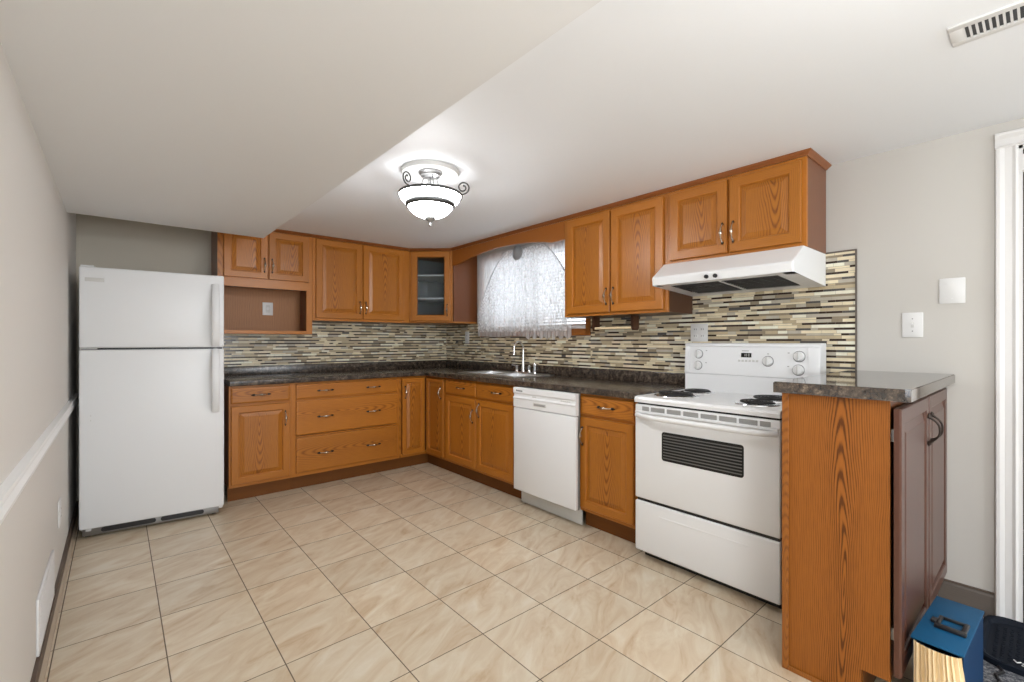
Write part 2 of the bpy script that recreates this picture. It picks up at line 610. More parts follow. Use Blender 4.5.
struct('floor', MB().box(XL - .1, XR + .9, YF, YB + .1, -0.06, 0.0, 'floor'))
struct('ceiling', MB().box(XL - .1, XR + .12, YF, YB + .1, ZC, ZC + 0.08, 'ceiling'))
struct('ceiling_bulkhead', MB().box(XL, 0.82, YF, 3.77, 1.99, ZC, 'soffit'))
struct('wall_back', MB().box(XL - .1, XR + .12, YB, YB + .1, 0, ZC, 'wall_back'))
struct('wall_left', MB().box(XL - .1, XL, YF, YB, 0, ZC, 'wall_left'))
WY0, WY1, WZ0, WZ1 = 2.47, 3.87, 1.33, 2.07
DY0, DY1, DZ = -0.78, 0.075, 2.07
w = MB()
w.box(XR, XR + .12, WY1, YB, 0, ZC, 'wall')
w.box(XR, XR + .12, WY0, WY1, 0, WZ0, 'wall')
w.box(XR, XR + .12, WY0, WY1, WZ1, ZC, 'wall')
w.box(XR, XR + .12, DY1, WY0, 0, ZC, 'wall')
w.box(XR, XR + .12, DY0, DY1, DZ, ZC, 'wall')
w.box(XR, XR + .12, YF, DY0, 0, ZC, 'wall')
struct('wall_right', w)
w = MB()
w.box(XL - .1, XR + .12, YF - .1, YF, 0, 0.6, 'wall_left')
w.box(XL - .1, XR + .12, YF - .1, YF, 2.0, ZC + .08, 'wall_left')
w.box(XL - .1, 0.0, YF - .1, YF, 0.6, 2.0, 'wall_left')
w.box(2.2, XR + .12, YF - .1, YF, 0.6, 2.0, 'wall_left')
struct('wall_front', w)

# baseboards
b = MB()
b.box(XL, XL + .012, YF, YB, 0, 0.065, 'brownbase')
b.prism([(XL + .012, 0), (XL + .026, 0), (XL + .023, 0.010), (XL + .012, 0.014)], 'y', YF, YB, 'tanround')
struct('baseboard_left', b)
b = MB()
b.prism([(XR, 0), (XR - .014, 0), (XR - .014, 0.10), (XR - .008, 0.113), (XR, 0.115)], 'y', 0.145, 0.33, 'oakgrey')
b.box(XR - .0145, XR, 0.1455, 0.3295, 0.1135, 0.117, 'brownbase')
struct('baseboard_right', b)
# chair rail
b = MB()
b.prism([(XL, 0.775), (XL + .008, 0.777), (XL + .011, 0.795), (XL + .018, 0.80), (XL + .022, 0.815), (XL + .014, 0.83),
         (XL + .016, 0.84), (XL + .022, 0.848), (XL + .020, 0.858), (XL, 0.862)], 'y', YF, 4.47, 'rail')
struct('trim_1', b, smooth=0)
# door opening on the right: casing and door
b = MB()
cas = [(0.075, 0), (0.075, 0.010), (0.083, 0.017), (0.093, 0.012), (0.115, 0.013), (0.130, 0.022), (0.140, 0.022), (0.145, 0.012), (0.145, 0)]
b.prism([(XR - d, y) for y, d in cas], 'z', 0, 2.07 + .0, 'whitetrim')
b.prism([(XR - d, DY0 - (y - 0.075)) for y, d in cas], 'z', 0, 2.07, 'whitetrim')
b.prism([(XR - d, 2.07 + (y - 0.075)) for y, d in cas], 'y', DY0 - 0.07, 0.145, 'whitetrim')
struct('trim_2', b)
dr = thing('door_1', None, None, (XR, DY1, 0), kind='structure')
b = MB()
b.box(0.0, 0.12, -0.012, 0.0, 0, DZ, 'whitetrim')
b.box(0.0, 0.12, DY0 - DY1, DY0 - DY1 + .012, 0, DZ, 'whitetrim')
b.box(0.0, 0.12, DY0 - DY1, 0, DZ - .012, DZ, 'whitetrim')
b.build('door_jamb', dr, smooth=0)
b = MB()
b.box(0.030, 0.045, -0.022, -0.012, 0, DZ - .012, 'black')
b.build('weather_strip', dr, smooth=0)
b = MB()
b.box(0.045, 0.085, DY0 - DY1 + .014, -0.014, 0.01, DZ - .014, 'plastic', 0.003)
b.build('door_leaf', dr)
b = MB()
b.box(-0.004, 0.03, -0.028, 0.004, 1.96, 2.03, 'whitetrim', 0.002)
b.build('hinge', dr)

# window
wn = thing('window_1', None, None, (XR, 0, 0), kind='structure')
b = MB()
for y0, y1, z0, z1 in ((WY0 - .045, WY0, WZ0 - .055, WZ1 + .045), (WY1, WY1 + .045, WZ0 - .055, WZ1 + .045), (WY0, WY1, WZ1, WZ1 + .045), (WY0, WY1, WZ0 - .055, WZ0)):
    b.box(-0.018, 0.0, y0, y1, z0, z1, 'veneer_h', 0.004)
b.box(-0.018, 0.1, WY0 - .0, WY1 + .0, WZ0 - .012, WZ0 + .004, 'veneer_h', 0.003)
b.build('window_casing', wn)
b = MB()
for y0, y1, z0, z1 in ((WY0, WY0 + .04, WZ0, WZ1), (WY1 - .04, WY1, WZ0, WZ1), (WY0, WY1, WZ0, WZ0 + .04), (WY0, WY1, WZ1 - .04, WZ1), (3.15, 3.19, WZ0, WZ1)):
    b.box(0.07, 0.11, y0, y1, z0, z1, 'plastic', 0.003)
b.build('window_frame', wn)
b = MB()
b.box(0.088, 0.092, WY0 + .04, 3.15, WZ0 + .04, WZ1 - .04, 'glass')
b.box(0.088, 0.092, 3.19, WY1 - .04, WZ0 + .04, WZ1 - .04, 'glass')
b.build('pane', wn, smooth=0)

# blind
bl = thing('venetian_blind', 'white horizontal slat blind behind the lace curtains over the sink', 'blind', (XR + .035, 3.17, WZ1))
b = MB()
nsl = 24
for i in range(nsl):
    z = -0.05 - i * (WZ1 - WZ0 - .09) / (nsl - 1)
    b.box(-0.012, 0.012, -0.66, 0.66, -.0006, .0006, 'plastic', xf=Matrix.Translation((0, 0, z)) @ Matrix.Rotation(math.radians(38), 4, 'Y'))
b.build('slats', bl, smooth=0)
b = MB()
b.box(-.02, .02, -.67, .67, -.03, -.002, 'plastic', .003)
b.build('head_rail', bl)
for y in (-.45, 0, .45):
    b = MB()
    b.tube([(-.016, y, -.03), (-.016, y, -.70)], .0012, 'plastic', 6)
    b.build('cord', bl)


# curtains: gathered cloth hanging just in front of the window
def curtain(name, y0, y1, ztop, zbot, mat, x=2.895, folds=12, amp=0.006, scallop=0.0, ns=8, outline=None, nz=30, seed=0):
    rr = random.Random(seed)
    ph = [rr.uniform(0, 6.28) for _ in range(4)]
    nu = 96
    vv, ff = [], []
    for j in range(nz + 1):
        t = j / nz
        for i in range(nu + 1):
            u = i / nu
            y = y0 + (y1 - y0) * u
            zt = ztop if outline is None else outline(u)
            zb = zbot + (scallop * (1 - abs(math.sin(PI * ns * u)))) + 0.004 * math.sin(9 * u + ph[0])
            z = zt + (zb - zt) * t
            xx = x - amp * (0.35 + 0.65 * t) * (math.sin(2 * PI * folds * u + ph[1]) + 0.5 * math.sin(2 * PI * folds * 0.47 * u + ph[2] + t))
            vv.append((xx, y, z))
    for j in range(nz):
        for i in range(nu):
            a = j * (nu + 1) + i
            ff.append([a, a + 1, a + nu + 2, a + nu + 1])
    m = MB()
    m.add(vv, ff, mat)
    return m


o = curtain('c', 3.925, 3.17, 2.12, 1.275, 'sheer', seed=1).build('sheer_curtain', smooth=180)
tag(o, 'sheer white curtain hanging over the left half of the window, plain hem', 'curtain')
o = curtain('c', 3.17, 2.60, 2.12, 1.245, 'sheer', scallop=0.035, ns=7, seed=2).build('sheer_curtain', smooth=180)
tag(o, 'sheer white curtain on the right half of the window with a scalloped hem', 'curtain')


def arch(u):
    # top outline of the lace jacket, u runs from the left (y=3.885) to the right (y=2.625)
    dy = max(0.0, abs(3.885 - 1.26 * u - 3.17) - .22)
    return max(1.42, 2.10 - .36 * (dy / .36) ** 1.6)


lc = thing('lace_swag', 'arched white lace swag with a corded top edge in front of the sheer curtains', 'curtain', (0, 0, 0))
curtain('c', 3.885, 2.625, 0, 1.32, 'lace', x=2.872, folds=16, amp=0.004, outline=arch, seed=3).build('lace', lc, smooth=180)
b = MB()
b.tube([(2.864, 3.885 + (2.625 - 3.885) * i / 60., arch(i / 60.)) for i in range(61)], .0045, 'hem', 8)
b.build('corded_edge', lc)
b = MB()
b.lathe([(0, .014), (.035, .012), (.062, .006), (.072, 0), (.066, -.006), (0, -.008)], 'disc', 28, Matrix.Translation((2.85, 3.235, 2.062)) @ Matrix.Rotation(-PI / 2, 4, 'Y'))
tag(b.build('curtain_disc'), 'round pale grey rosette at the top of the lace curtain under the wood valance', 'disc')  # round grey disc set in front of the lace


# ------------------------------------------------------------------ mosaic backsplash (real tiles)
def mosaic(mb, P, u0, u1, z0, z1, nrm, rr):
    """P(u, z, d): point at distance d off the wall. Strips 30 mm high: a stone tile, or a dark sliver with a pale one"""
    def tile(a, b_, c_, d_, mat):
        a, b_ = max(a, u0), min(b_, u1)
        c_, d_ = max(c_, z0), min(d_, z1)
        g = 0.0009
        if b_ - a < 0.004 or d_ - c_ < 0.004:
            return
        vv = [P(a + g, c_ + g, .006), P(b_ - g, c_ + g, .006), P(b_ - g, d_ - g, .006), P(a + g, d_ - g, .006),
              P(a + g, c_ + g, .002), P(b_ - g, c_ + g, .002), P(b_ - g, d_ - g, .002), P(a + g, d_ - g, .002)]
        mb.add(vv, [[0, 1, 2, 3], [0, 4, 5, 1], [1, 5, 6, 2], [2, 6, 7, 3], [3, 7, 4, 0]], TILES[mat])
    h = 0.015
    n = int((2.0 - 0.9) / h)
    rows = []
    for k in range(n):
        z = 0.9 + k * h - (0.0 if k % 2 == 0 else 0.0035)
        hh = 0.0115 if k % 2 == 0 else 0.0185
        if z > z1 or z + h < z0:
            continue
        u = u0 - rr.uniform(0, .15)
        darkrow = (k % 2 == 0)
        while u < u1:
            if darkrow:
                ln = rr.choice([.035, .05, .075, .10, .13])
                mat = rr.choices([3, 4, 2, 0, 1, 6], [46, 12, 14, 14, 8, 6])[0]
            else:
                ln = rr.choice([.05, .07, .10, .13])
                mat = rr.choices([0, 1, 2, 4, 5, 6], [38, 24, 8, 2, 18, 10])[0]
            tile(u, u + ln, z, z + hh, mat)
            u += ln


rr = random.Random(11)
bs = thing('backsplash', 'linear stone and glass mosaic on the wall behind the back counter and fridge side', 'backsplash', (0, 0, 0))
mb = MB()
mb.box(0.635, 2.93, YB - .0025, YB, 1.0, 1.43, 'grout')
mosaic(mb, lambda u, z, d: (u, YB - d, z), 0.635, 2.934, 1.0, 1.43, 0, rr)
mb.build('mosaic_tiles', bs, smooth=0)
bs = thing('backsplash', 'linear stone and glass mosaic running along the window wall behind sink and stove', 'backsplash', (0, 0, 0))
mb = MB()
for y0, y1, z0, z1 in ((3.917, YB - .007, 1.0, 1.43), (2.425, 3.917, 1.0, 1.27), (1.55, 2.425, 1.0, 1.42), (0.65, 1.55, 0.93, 1.705)):
    mb.box(XR - .0025, XR, y0, y1, z0, z1, 'grout')
    mosaic(mb, lambda u, z, d: (XR - d, u, z), y0, y1, z0, z1, 0, rr)
mb.build('mosaic_tiles', bs, smooth=0)
mb = MB()
mb.box(XR - .010, XR, 0.643, 0.65, 1.075, 1.712, 'edge')
mb.box(XR - .010, XR, 0.65, 0.79, 1.705, 1.712, 'edge')
mb.build('edge_trim', bs, smooth=0)


# ------------------------------------------------------------------ cabinet parts
def door_mb(w_, h_, fr=0.055, v='oak_v', hm='oak_h', pm='oak_panel', t=0.019, glass=False):
    """raised panel door, centre at origin, front face towards -y at y=-t"""
    mb_ = MB()
    loops = [(0, 0), (0, -t + .005), (.0035, -t), (fr - .006, -t), (fr - .001, -t + .004), (fr + .001, -t + .011), (fr + .004, -t + .011)]
    if not glass:
        loops += [(fr + .030, -t + .003), (fr + .032, -t + .0015)]
    rings = []
    for ins, y in loops:
        a, b_ = w_ / 2 - ins, h_ / 2 - ins
        rings.append([(-a, y, -b_), (a, y, -b_), (a, y, b_), (-a, y, b_)])
    for k in range(len(rings) - 1):
        for s in range(4):
            q = [rings[k][s], rings[k][(s + 1) % 4], rings[k + 1][(s + 1) % 4], rings[k + 1][s]]
            inner = k >= 6
            mt = (pm if inner else (hm if s in (0, 2) else v))
            mb_.add(q, [[0, 1, 2, 3]], mt)
    if not glass:
        mb_.add(rings[-1], [[0, 1, 2, 3]], pm)
        mb_.add(rings[0], [[3, 2, 1, 0]], v)
    else:
        a, b_ = w_ / 2 - fr - .004, h_ / 2 - fr - .004
        rb = [(-a, 0, -b_), (a, 0, -b_), (a, 0, b_), (-a, 0, b_)]
        for s in range(4):
            mb_.add([rings[-1][s], rings[-1][(s + 1) % 4], rb[(s + 1) % 4], rb[s]], [[0, 1, 2, 3]], v)
            mb_.add([rings[0][s], rings[0][(s + 1) % 4], rb[(s + 1) % 4], rb[s]], [[0, 1, 2, 3]], v)
    return mb_


def drawer_mb(w_, h_, t=0.019, m='oak_h'):
    mb_ = MB()
    loops = [(0, 0), (0, -t + .006), (.004, -t + .002), (.012, -t)]
    rings = []
    for ins, y in loops:
        a, b_ = w_ / 2 - ins, h_ / 2 - ins
        rings.append([(-a, y, -b_), (a, y, -b_), (a, y, b_), (-a, y, b_)])
    for k in range(len(rings) - 1):
        for s in range(4):
            mb_.add([rings[k][s], rings[k][(s + 1) % 4], rings[k + 1][(s + 1) % 4], rings[k + 1][s]], [[0, 1, 2, 3]], m)
    mb_.add(rings[-1], [[0, 1, 2, 3]], m)
    mb_.add(rings[0], [[3, 2, 1, 0]], m)
    return mb_


def handle_mesh(kind):
    """bow pull along z (kind 'v') or x ('h'): finials, slender ends and a swollen middle"""
    mb_ = MB()
    L_ = 0.052
    prof, rad = [], []
    for i in range(25):
        t = -1 + 2 * i / 24
        off = 0.026 * (1 - abs(t) ** 2.6)
        prof.append((t * L_, off))
        rad.append(0.0038 + 0.0066 * math.exp(-(t / .27) ** 2) + 0.0025 * math.exp(-((abs(t) - .92) / .08) ** 2))
    mat = 'pewter' if kind != 'thin' else 'bronze'
    if kind == 'h':
        mb_.tube([(a, -o_, 0) for a, o_ in prof], rad, 'pewter', 8)
        for s in (-1, 1):
            mb_.tube([(s * (L_ - .006), -.004, 0), (s * (L_ + .006), -.005, 0), (s * (L_ + .018), -.003, 0)], [.0085, .008, .002], 'bronze', 8)
            mb_.tube([(s * L_, 0.0, 0), (s * L_, -.006, 0)], .0065, 'bronze', 10)
    else:
        if kind == 'thin':
            rad = [0.0035 + 0.003 * math.exp(-((abs(-1 + 2 * i / 24) - .95) / .1) ** 2) for i in range(25)]
            prof = [(a, o_ * 1.35) for a, o_ in prof]
        mb_.tube([(0, -o_, a) for a, o_ in prof], rad, mat, 8)
        for s in (-1, 1):
            mb_.tube([(0, -.004, s * (L_ - .006)), (0, -.005, s * (L_ + .004)), (0, -.003, s * (L_ + .012))], [.0065, .006, .0015], 'bronze', 8)
            mb_.tube([(0, 0, s * L_), (0, -.006, s * L_)], .0065, 'bronze', 10)
    o_ = mb_.build('handle')
    me = o_.data
    bpy.data.objects.remove(o_, do_unlink=True)
    return me


HM = {k: handle_mesh(k) for k in ('h', 'v', 'thin')}


def add_handle(parent, kind, x, y, z, rx=0.0):
    o_ = bpy.data.objects.new('handle', HM[kind])
    C.objects.link(o_)
    o_.parent = parent
    o_.location = (x, y, z)
    return o_


def add_door(root, x0, x1, z0, z1, hx=None, hz=None, y=-.001, rz=0, hk='v', **k):
    mb_ = door_mb(x1 - x0, z1 - z0, **k)
    c = Vector(((x0 + x1) / 2, y, (z0 + z1) / 2))
    o_ = mb_.build('door', root, c, smooth=0)
    if hx is not None:
        add_handle(o_, hk, hx - c.x, -.019, hz - c.z)
    return o_


def add_drawer(root, x0, x1, z0, z1, hs=(), y=-.001, name='drawer'):
    mb_ = drawer_mb(x1 - x0, z1 - z0)
    c = Vector(((x0 + x1) / 2, y, (z0 + z1) / 2))
    o_ = mb_.build(name, root, c, smooth=0)
    for hx in hs:
        add_handle(o_, 'h', hx - c.x, -.019, 0)
    return o_


def carcass(root, w_, d_, z0, z1, stiles, rails, side='veneer', toe=True, bottom_open=False):
    mb_ = MB()
    mb_.box(0, w_, .02, d_, z0, z1, side)
    mb_.build('body', root, smooth=0, recenter=True)
    ff = MB()
    for a, b_ in stiles:
        ff.box(a, b_, 0, .0199, z0, z1, 'oak_v', .001, 1)
    for a, b_, c_, e_ in rails:
        ff.box(a, b_, .0004, .0198, c_, e_, 'oak_h', .0008, 1)
    ff.build('face_frame', root, recenter=True)
    if toe:
        tk = MB()
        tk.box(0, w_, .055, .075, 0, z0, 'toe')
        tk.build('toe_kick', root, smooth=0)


BZ0, BZ1 = 0.112, 0.888
YFB = 4.02            # face frame plane, back run
XFS = 2.33            # face frame plane, sink run

# back run -------------------------------------------------------
r = thing('base_cabinet', 'oak base cabinet with one drawer over one door, beside the fridge', 'cabinet', (0.64, YFB, 0))
carcass(r, .445, YB - YFB, BZ0, BZ1, [(0, .03), (.415, .445)], [(0.03, .415, .112, .145), (.03, .415, .72, .75), (.03, .415, .865, .888)])
add_drawer(r, .012, .425, .752, .872, [.215])
add_door(r, .012, .425, .138, .732, .39, .61)

r = thing('drawer_cabinet', 'wide oak base cabinet of three drawers with two pulls each', 'cabinet', (1.085, YFB, 0))
carcass(r, .955, YB - YFB, BZ0, BZ1, [(0, .03), (.925, .955)], [(.03, .925, .112, .145), (.03, .925, .425, .445), (.03, .925, .725, .755), (.03, .925, .865, .888)])
for z0, z1 in ((.752, .872), (.452, .734), (.142, .430)):
    add_drawer(r, .028, .93, z0, z1, [.262, .69])

r = thing('corner_base_cabinet', 'oak corner base cabinet with two narrow doors meeting at the inside corner', 'cabinet', (2.04, YFB, 0))
mb = MB()
mb.box(0, .90, .02, YB - YFB, BZ0, BZ1, 'veneer')
mb.box(XFS - 2.04 + .02, .90, -.35, .0199, BZ0, BZ1, 'veneer')
mb.build('body', r, smooth=0)
ff = MB()
ff.box(0, .02, 0, .0199, BZ0, BZ1, 'oak_v')
ff.box(.02, .31, .0004, .0198, .112, .142, 'oak_h')
ff.box(.02, .31, .0004, .0198, .86, .888, 'oak_h')
ff.box(.2902, .3098, -.35, 0.0, .112, .142, 'oak_v')
ff.box(.2902, .3098, -.35, 0.0, .86, .888, 'oak_v')
ff.box(.29, .31, -.35, -.33, BZ0, BZ1, 'oak_v')
ff.build('face_frame', r, smooth=0)
tk = MB()
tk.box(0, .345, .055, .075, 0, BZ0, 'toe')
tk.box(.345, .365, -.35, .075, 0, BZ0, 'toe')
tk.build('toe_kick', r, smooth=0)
add_door(r, .026, .268, .138, .872, .052, .74, fr=.045)
d = door_mb(.308, .734, fr=.045).build('door', r, (.289, -.036 - .154, .505), rz=RZ, smooth=0)
add_handle(d, 'v', .118, -.019, .235)

# sink run (own x = 3.665 - Y) -------------------------------------
r = thing('sink_cabinet', 'oak sink base cabinet with two drawer fronts over two doors', 'cabinet', (XFS, 3.668, 0), RZ)
carcass(r, 1.03, .60, BZ0, BZ1 - .185, [(0, .03), (.50, .53), (1.0, 1.03)], [(.03, .50, .112, .145), (.53, 1.0, .112, .145)])
ff = MB()
for a, b_ in ((0, .03), (.50, .53), (1.0, 1.03)):
    ff.box(a, b_, 0, .0199, .7035, .888, 'oak_v', .001, 1)
ff.box(.03, 1.0, .0004, .0198, .72, .75, 'oak_h')
ff.box(.03, 1.0, .0004, .0198, .865, .888, 'oak_h')
ff.box(0, .018, .02, .60, .7035, .888, 'veneer')
ff.box(1.012, 1.03, .02, .60, .7035, .888, 'veneer')
ff.build('apron', r, smooth=0)
add_drawer(r, .035, .502, .752, .872, [.285], name='drawer_front')
add_drawer(r, .516, .994, .752, .872, [.79], name='drawer_front')
add_door(r, .035, .502, .138, .732, .468, .585)
add_door(r, .516, .994, .138, .732, .560, .645)

r = thing('base_cabinet', 'oak base cabinet with one drawer over one door, between dishwasher and stove', 'cabinet', (XFS, 2.012, 0), RZ)
carcass(r, .47, .60, BZ0, BZ1, [(0, .03), (.42, .47)], [(0.03, .42, .112, .145), (.03, .42, .72, .75), (.03, .42, .865, .888)])
add_drawer(r, .012, .424, .752, .872, [.225])
add_door(r, .012, .424, .138, .732, .036, .61)


# ------------------------------------------------------------------ countertops
def grid_slab(xs, ys, keep, z0, z1, mat, bevel, pred):
    bm = bmesh.new()
    vd = {}

    def V(i, j):
        if (i, j) not in vd:
            vd[(i, j)] = bm.verts.new((xs[i], ys[j], z0))
        return vd[(i, j)]
    for i in range(len(xs) - 1):
        for j in range(len(ys) - 1):
            if keep(i, j):
                bm.faces.new([V(i, j), V(i + 1, j), V(i + 1, j + 1), V(i, j + 1)])
    ex = bmesh.ops.extrude_face_region(bm, geom=list(bm.faces))
    for v in [g for g in ex['geom'] if isinstance(g, bmesh.types.BMVert)]:
        v.co.z = z1
    bmesh.ops.recalc_face_normals(bm, faces=bm.faces)
    ed = []
    for e in bm.edges:
        if len(e.link_faces) == 2 and e.calc_face_angle(0) > 1.0:
            m_ = (e.verts[0].co + e.verts[1].co) / 2
            if pred(m_, e):
                ed.append(e)
    bmesh.ops.bevel(bm, geom=ed, offset=bevel, segments=4, affect='EDGES', profile=0.5)
    return bm


SX0, SX1, SY0, SY1 = 2.44, 2.875, 2.81, 3.58
xs = [0.64, 2.285, SX0, SX1, 2.937]
ys = [1.53, SY0, SY1, 3.975, 4.597]


def keep(i, j):
    if j == 3:
        return True
    if i == 0:
        return False
    return not (i == 2 and j == 1)


ct = thing('countertop', 'dark brown granite look laminate countertop wrapping the back and sink walls', 'countertop', (0, 0, 0))
bm = grid_slab(xs, ys, keep, .8885, .93, 'counter', .008,
               lambda m_, e: abs(m_.z - .909) > .01 and (abs(m_.x - 2.285) < .001 and m_.y < 3.976 or abs(m_.y - 3.975) < .001 and m_.x < 2.285 or abs(m_.y - 1.53) < .001))
mb = MB()
mb.bm(bm, 'counter')
mb.build('worktop', ct)
mb = MB()
mb.box(.64, 2.917, 4.577, 4.597, .93, 1.01, 'counter', .004)
mb.box(2.917, 2.937, 1.55, 4.597, .93, 1.01, 'counter', .004)
mb.build('backsplash_lip', ct)

# sink ------------------------------------------------------------
sk = thing('kitchen_sink', 'stainless steel double bowl sink set in the counter below the window', 'sink', (0, 0, .93))
mb = MB()
bowls = [(2.475, 2.80, 2.835, 3.175), (2.475, 2.80, 3.215, 3.555)]
xs2 = [SX0 - .018, 2.475, 2.80, SX1 + .018]
ys2 = [SY0 - .018, 2.835, 3.175, 3.215, 3.555, SY1 + .018]
bm = grid_slab(xs2, ys2, lambda i, j: not (i == 1 and j in (1, 3)), .0005, .009, 'steel', .003, lambda m_, e: m_.z > .004)
mb.bm(bm, 'steel')
for x0, x1, y0, y1 in bowls:
    dz = -.17
    r0 = [(x0, y0, .003), (x1, y0, .003), (x1, y1, .003), (x0, y1, .003)]
    r1 = [(x0 + .02, y0 + .02, dz + .02), (x1 - .02, y0 + .02, dz + .02), (x1 - .02, y1 - .02, dz + .02), (x0 + .02, y1 - .02, dz + .02)]
    r2 = [(x0 + .04, y0 + .04, dz), (x1 - .04, y0 + .04, dz), (x1 - .04, y1 - .04, dz), (x0 + .04, y1 - .04, dz)]
    for A, B in ((r0, r1), (r1, r2)):
        for s in range(4):
            mb.add([A[s], A[(s + 1) % 4], B[(s + 1) % 4], B[s]], [[0, 1, 2, 3]], 'steel')
    mb.add(r2, [[0, 1, 2, 3]], 'steel')
mb.build('basin', sk, smooth=30)
for x0, x1, y0, y1 in bowls:
    mb = MB()
    mb.lathe([(.012, .004), (.03, .004), (.042, .002), (.044, 0)], 'chrome', 24, Matrix.Translation(((x0 + x1) / 2, (y0 + y1) / 2, -.169)))
    mb.build('drain', sk)

fc = thing('kitchen_faucet', 'chrome gooseneck faucet standing behind the sink', 'faucet', (2.838, 3.14, .9392))
mb = MB()
mb.box(-.022, .022, -.10, .10, 0.0, .010, 'chrome', .005, 3)
mb.build('base_plate', fc)
mb = MB()
pts = [(0, 0, .01), (0, 0, .05), (0, 0, .12), (0, 0, .20)] + [(-.055 + .055 * math.cos(a), 0, .22 + .062 * math.sin(a)) for a in [PI * i / 12 for i in range(13)]] + [(-.112, 0, .19), (-.115, 0, .165)]
mb.tube(pts, [.018, .014, .0095, .0085] + [.0085] * 13 + [.009, .0105], 'chrome', 14)
mb.build('spout', fc)
for y in (.085, -.085):
    mb = MB()
    mb.lathe([(.017, .008), (.016, .025), (.012, .03), (.013, .05), (.016, .058), (.011, .066), (0, .067)], 'chrome', 18, Matrix.Translation((0, y, 0)))
    mb.tube([(0, y, .058), (-.02, y + (.02 if y > 0 else -.02), .066), (-.035, y + (.035 if y > 0 else -.035), .07)], [.006, .005, .006], 'chrome', 8)
    mb.build('tap_handle', fc)
sp_ = thing('side_sprayer', 'short chrome side sprayer right of the faucet', 'sprayer', (2.838, 2.985, .9392))
mb = MB()
mb.lathe([(.019, 0), (.018, .012), (.012, .018)], 'chrome', 18)
mb.build('holder', sp_)
mb = MB()
mb.lathe([(.010, .018), (.011, .05), (.015, .068), (.016, .085), (.010, .095), (0, .096)], 'chrome', 18)
mb.build('spray_head', sp_)

# ------------------------------------------------------------------ dishwasher (own x = 2.60 - Y, door face y = 0 at X = 2.255)
dw = thing('dishwasher', 'white built-in dishwasher with a recessed latch between sink and stove cabinets', 'dishwasher', (2.255, 2.603, 0), RZ)
mb = MB()
mb.box(-.022, .572, .078, .66, .10, .884, 'grey')
mb.build('tub', dw, smooth=0)
mb = MB()
mb.box(0, .615, 0, .026, .125, .735, 'white', .006, 3)
mb.box(.004, .594, .0262, .073, .128, .735, 'grey')
mb.build('door_panel', dw)
mb = MB()
mb.prism([(0, .741), (0, .800), (-.004, .806), (-.004, .812), (.006, .820), (.006, .838), (-.002, .846), (-.002, .880), (.004, .886), (.030, .886), (.030, .741)], 'x', 0, .615, 'white')
mb.box(.004, .594, .0302, .073, .741, .882, 'grey')
cp = mb.build('control_panel', dw, smooth=0)
mb = MB()
mb.box(.215, .345, -.003, .004, .765, .790, 'ivory', .004)
mb.box(.225, .335, -.0035, .001, .768, .784, 'grey', .003)
mb.build('latch', cp)
mb = MB()
x = .035
for i, wd in enumerate((.006, .005, .007, .005, .006, .005, .004, .006)):
    mb.box(x, x + wd, -.0032, -.0015, .857, .866 if i else .869, 'black')
    x += wd + .003
mb.build('badge', cp, smooth=0)
mb = MB()
for i in range(5):
    mb.box(.48 + i * .018, .49 + i * .018, .003, .0062, .826, .829, 'grey')
mb.build('control_marks', cp, smooth=0)
mb = MB()
mb.box(.20, .24, .0045, .0062, .824, .833, 'ivory')
mb.build('indicator', cp, smooth=0)
mb = MB()
mb.box(-.01, .592, .088, .10, .005, .118, 'ivory', .003)
mb.build('toe_panel', dw)

# ------------------------------------------------------------------ stove (own x = 1.527 - Y, front y = 0 at X = 2.24)
st = thing('electric_stove', 'white freestanding electric coil stove with a window in the oven door', 'stove', (2.24, 1.527, 0), RZ)
W = .757
mb = MB()
mb.box(.004, W - .004, .045, .66, .035, .882, 'white', .003)
mb.box(.02, W - .02, .07, .64, 0.0, .036, 'black')
mb.build('body', st)
mb = MB()
mb.box(0, W, 0, .044, .048, .328, 'white', .008, 3)
mb.box(.15, .62, -.0012, .01, .262, .272, 'white', .001, 1)
mb.build('storage_drawer', st)
mb = MB()
mb.box(.008, W - .008, .014, .044, .328, .345, 'black')
mb.build('gap_seal', st, smooth=0)
mb = MB()
mb.box(.008, W - .008, .014, .044, .872, .882, 'black')
mb.build('gap_seal', st, smooth=0)
mb = MB()
mb.box(0, W, 0, .044, .345, .873, 'white', .008, 3)
od = mb.build('oven_door', st)
mb = MB()
pw0, pw1, pz0, pz1 = .170, .600, .582, .738
n8 = []
rc = .014
for cx_, cz_, a0 in ((pw1 - rc, pz1 - rc, 0), (pw0 + rc, pz1 - rc, 90), (pw0 + rc, pz0 + rc, 180), (pw1 - rc, pz0 + rc, 270)):
    for k in range(5):
        a = math.radians(a0 + 22.5 * k)
        n8.append((cx_ + rc * math.cos(a), cz_ + rc * math.sin(a)))
mb.prism(n8, 'y', -.0015, .004, 'darkglass')
for k in range(9):
    z = pz0 + .013 + k * .0155
    mb.box(pw0 + .008, pw1 - .008, -.0024, -.0014, z, z + .0055, 'tint')
mb.build('oven_window', od, smooth=0)
mb = MB()
xg = [.047, .091, .102, .187, .199, .280, .294, .376, .388, .471, .482, .566, .577, .661, .671, .717]
for k in range(0, 16, 2):
    mb.box(xg[k], xg[k + 1], -.0018, .002, .839, .863, 'grey', .002, 1)
mb.build('vent_slots', od)
mb = MB()
hp = []
for i in range(29):
    t = -1 + 2 * i / 28.
    hp.append((W / 2 + t * (W / 2 - .012), -.042 * (1 - abs(t) ** 7) - .002, .812))
mb.tube(hp, [(.011, .014)] * 29, 'white', 12, flat=(0, 1, 0))
mb.box(.006, W - .006, -.012, .004, .824, .838, 'white', .005, 2)
mb.build('handle', od)
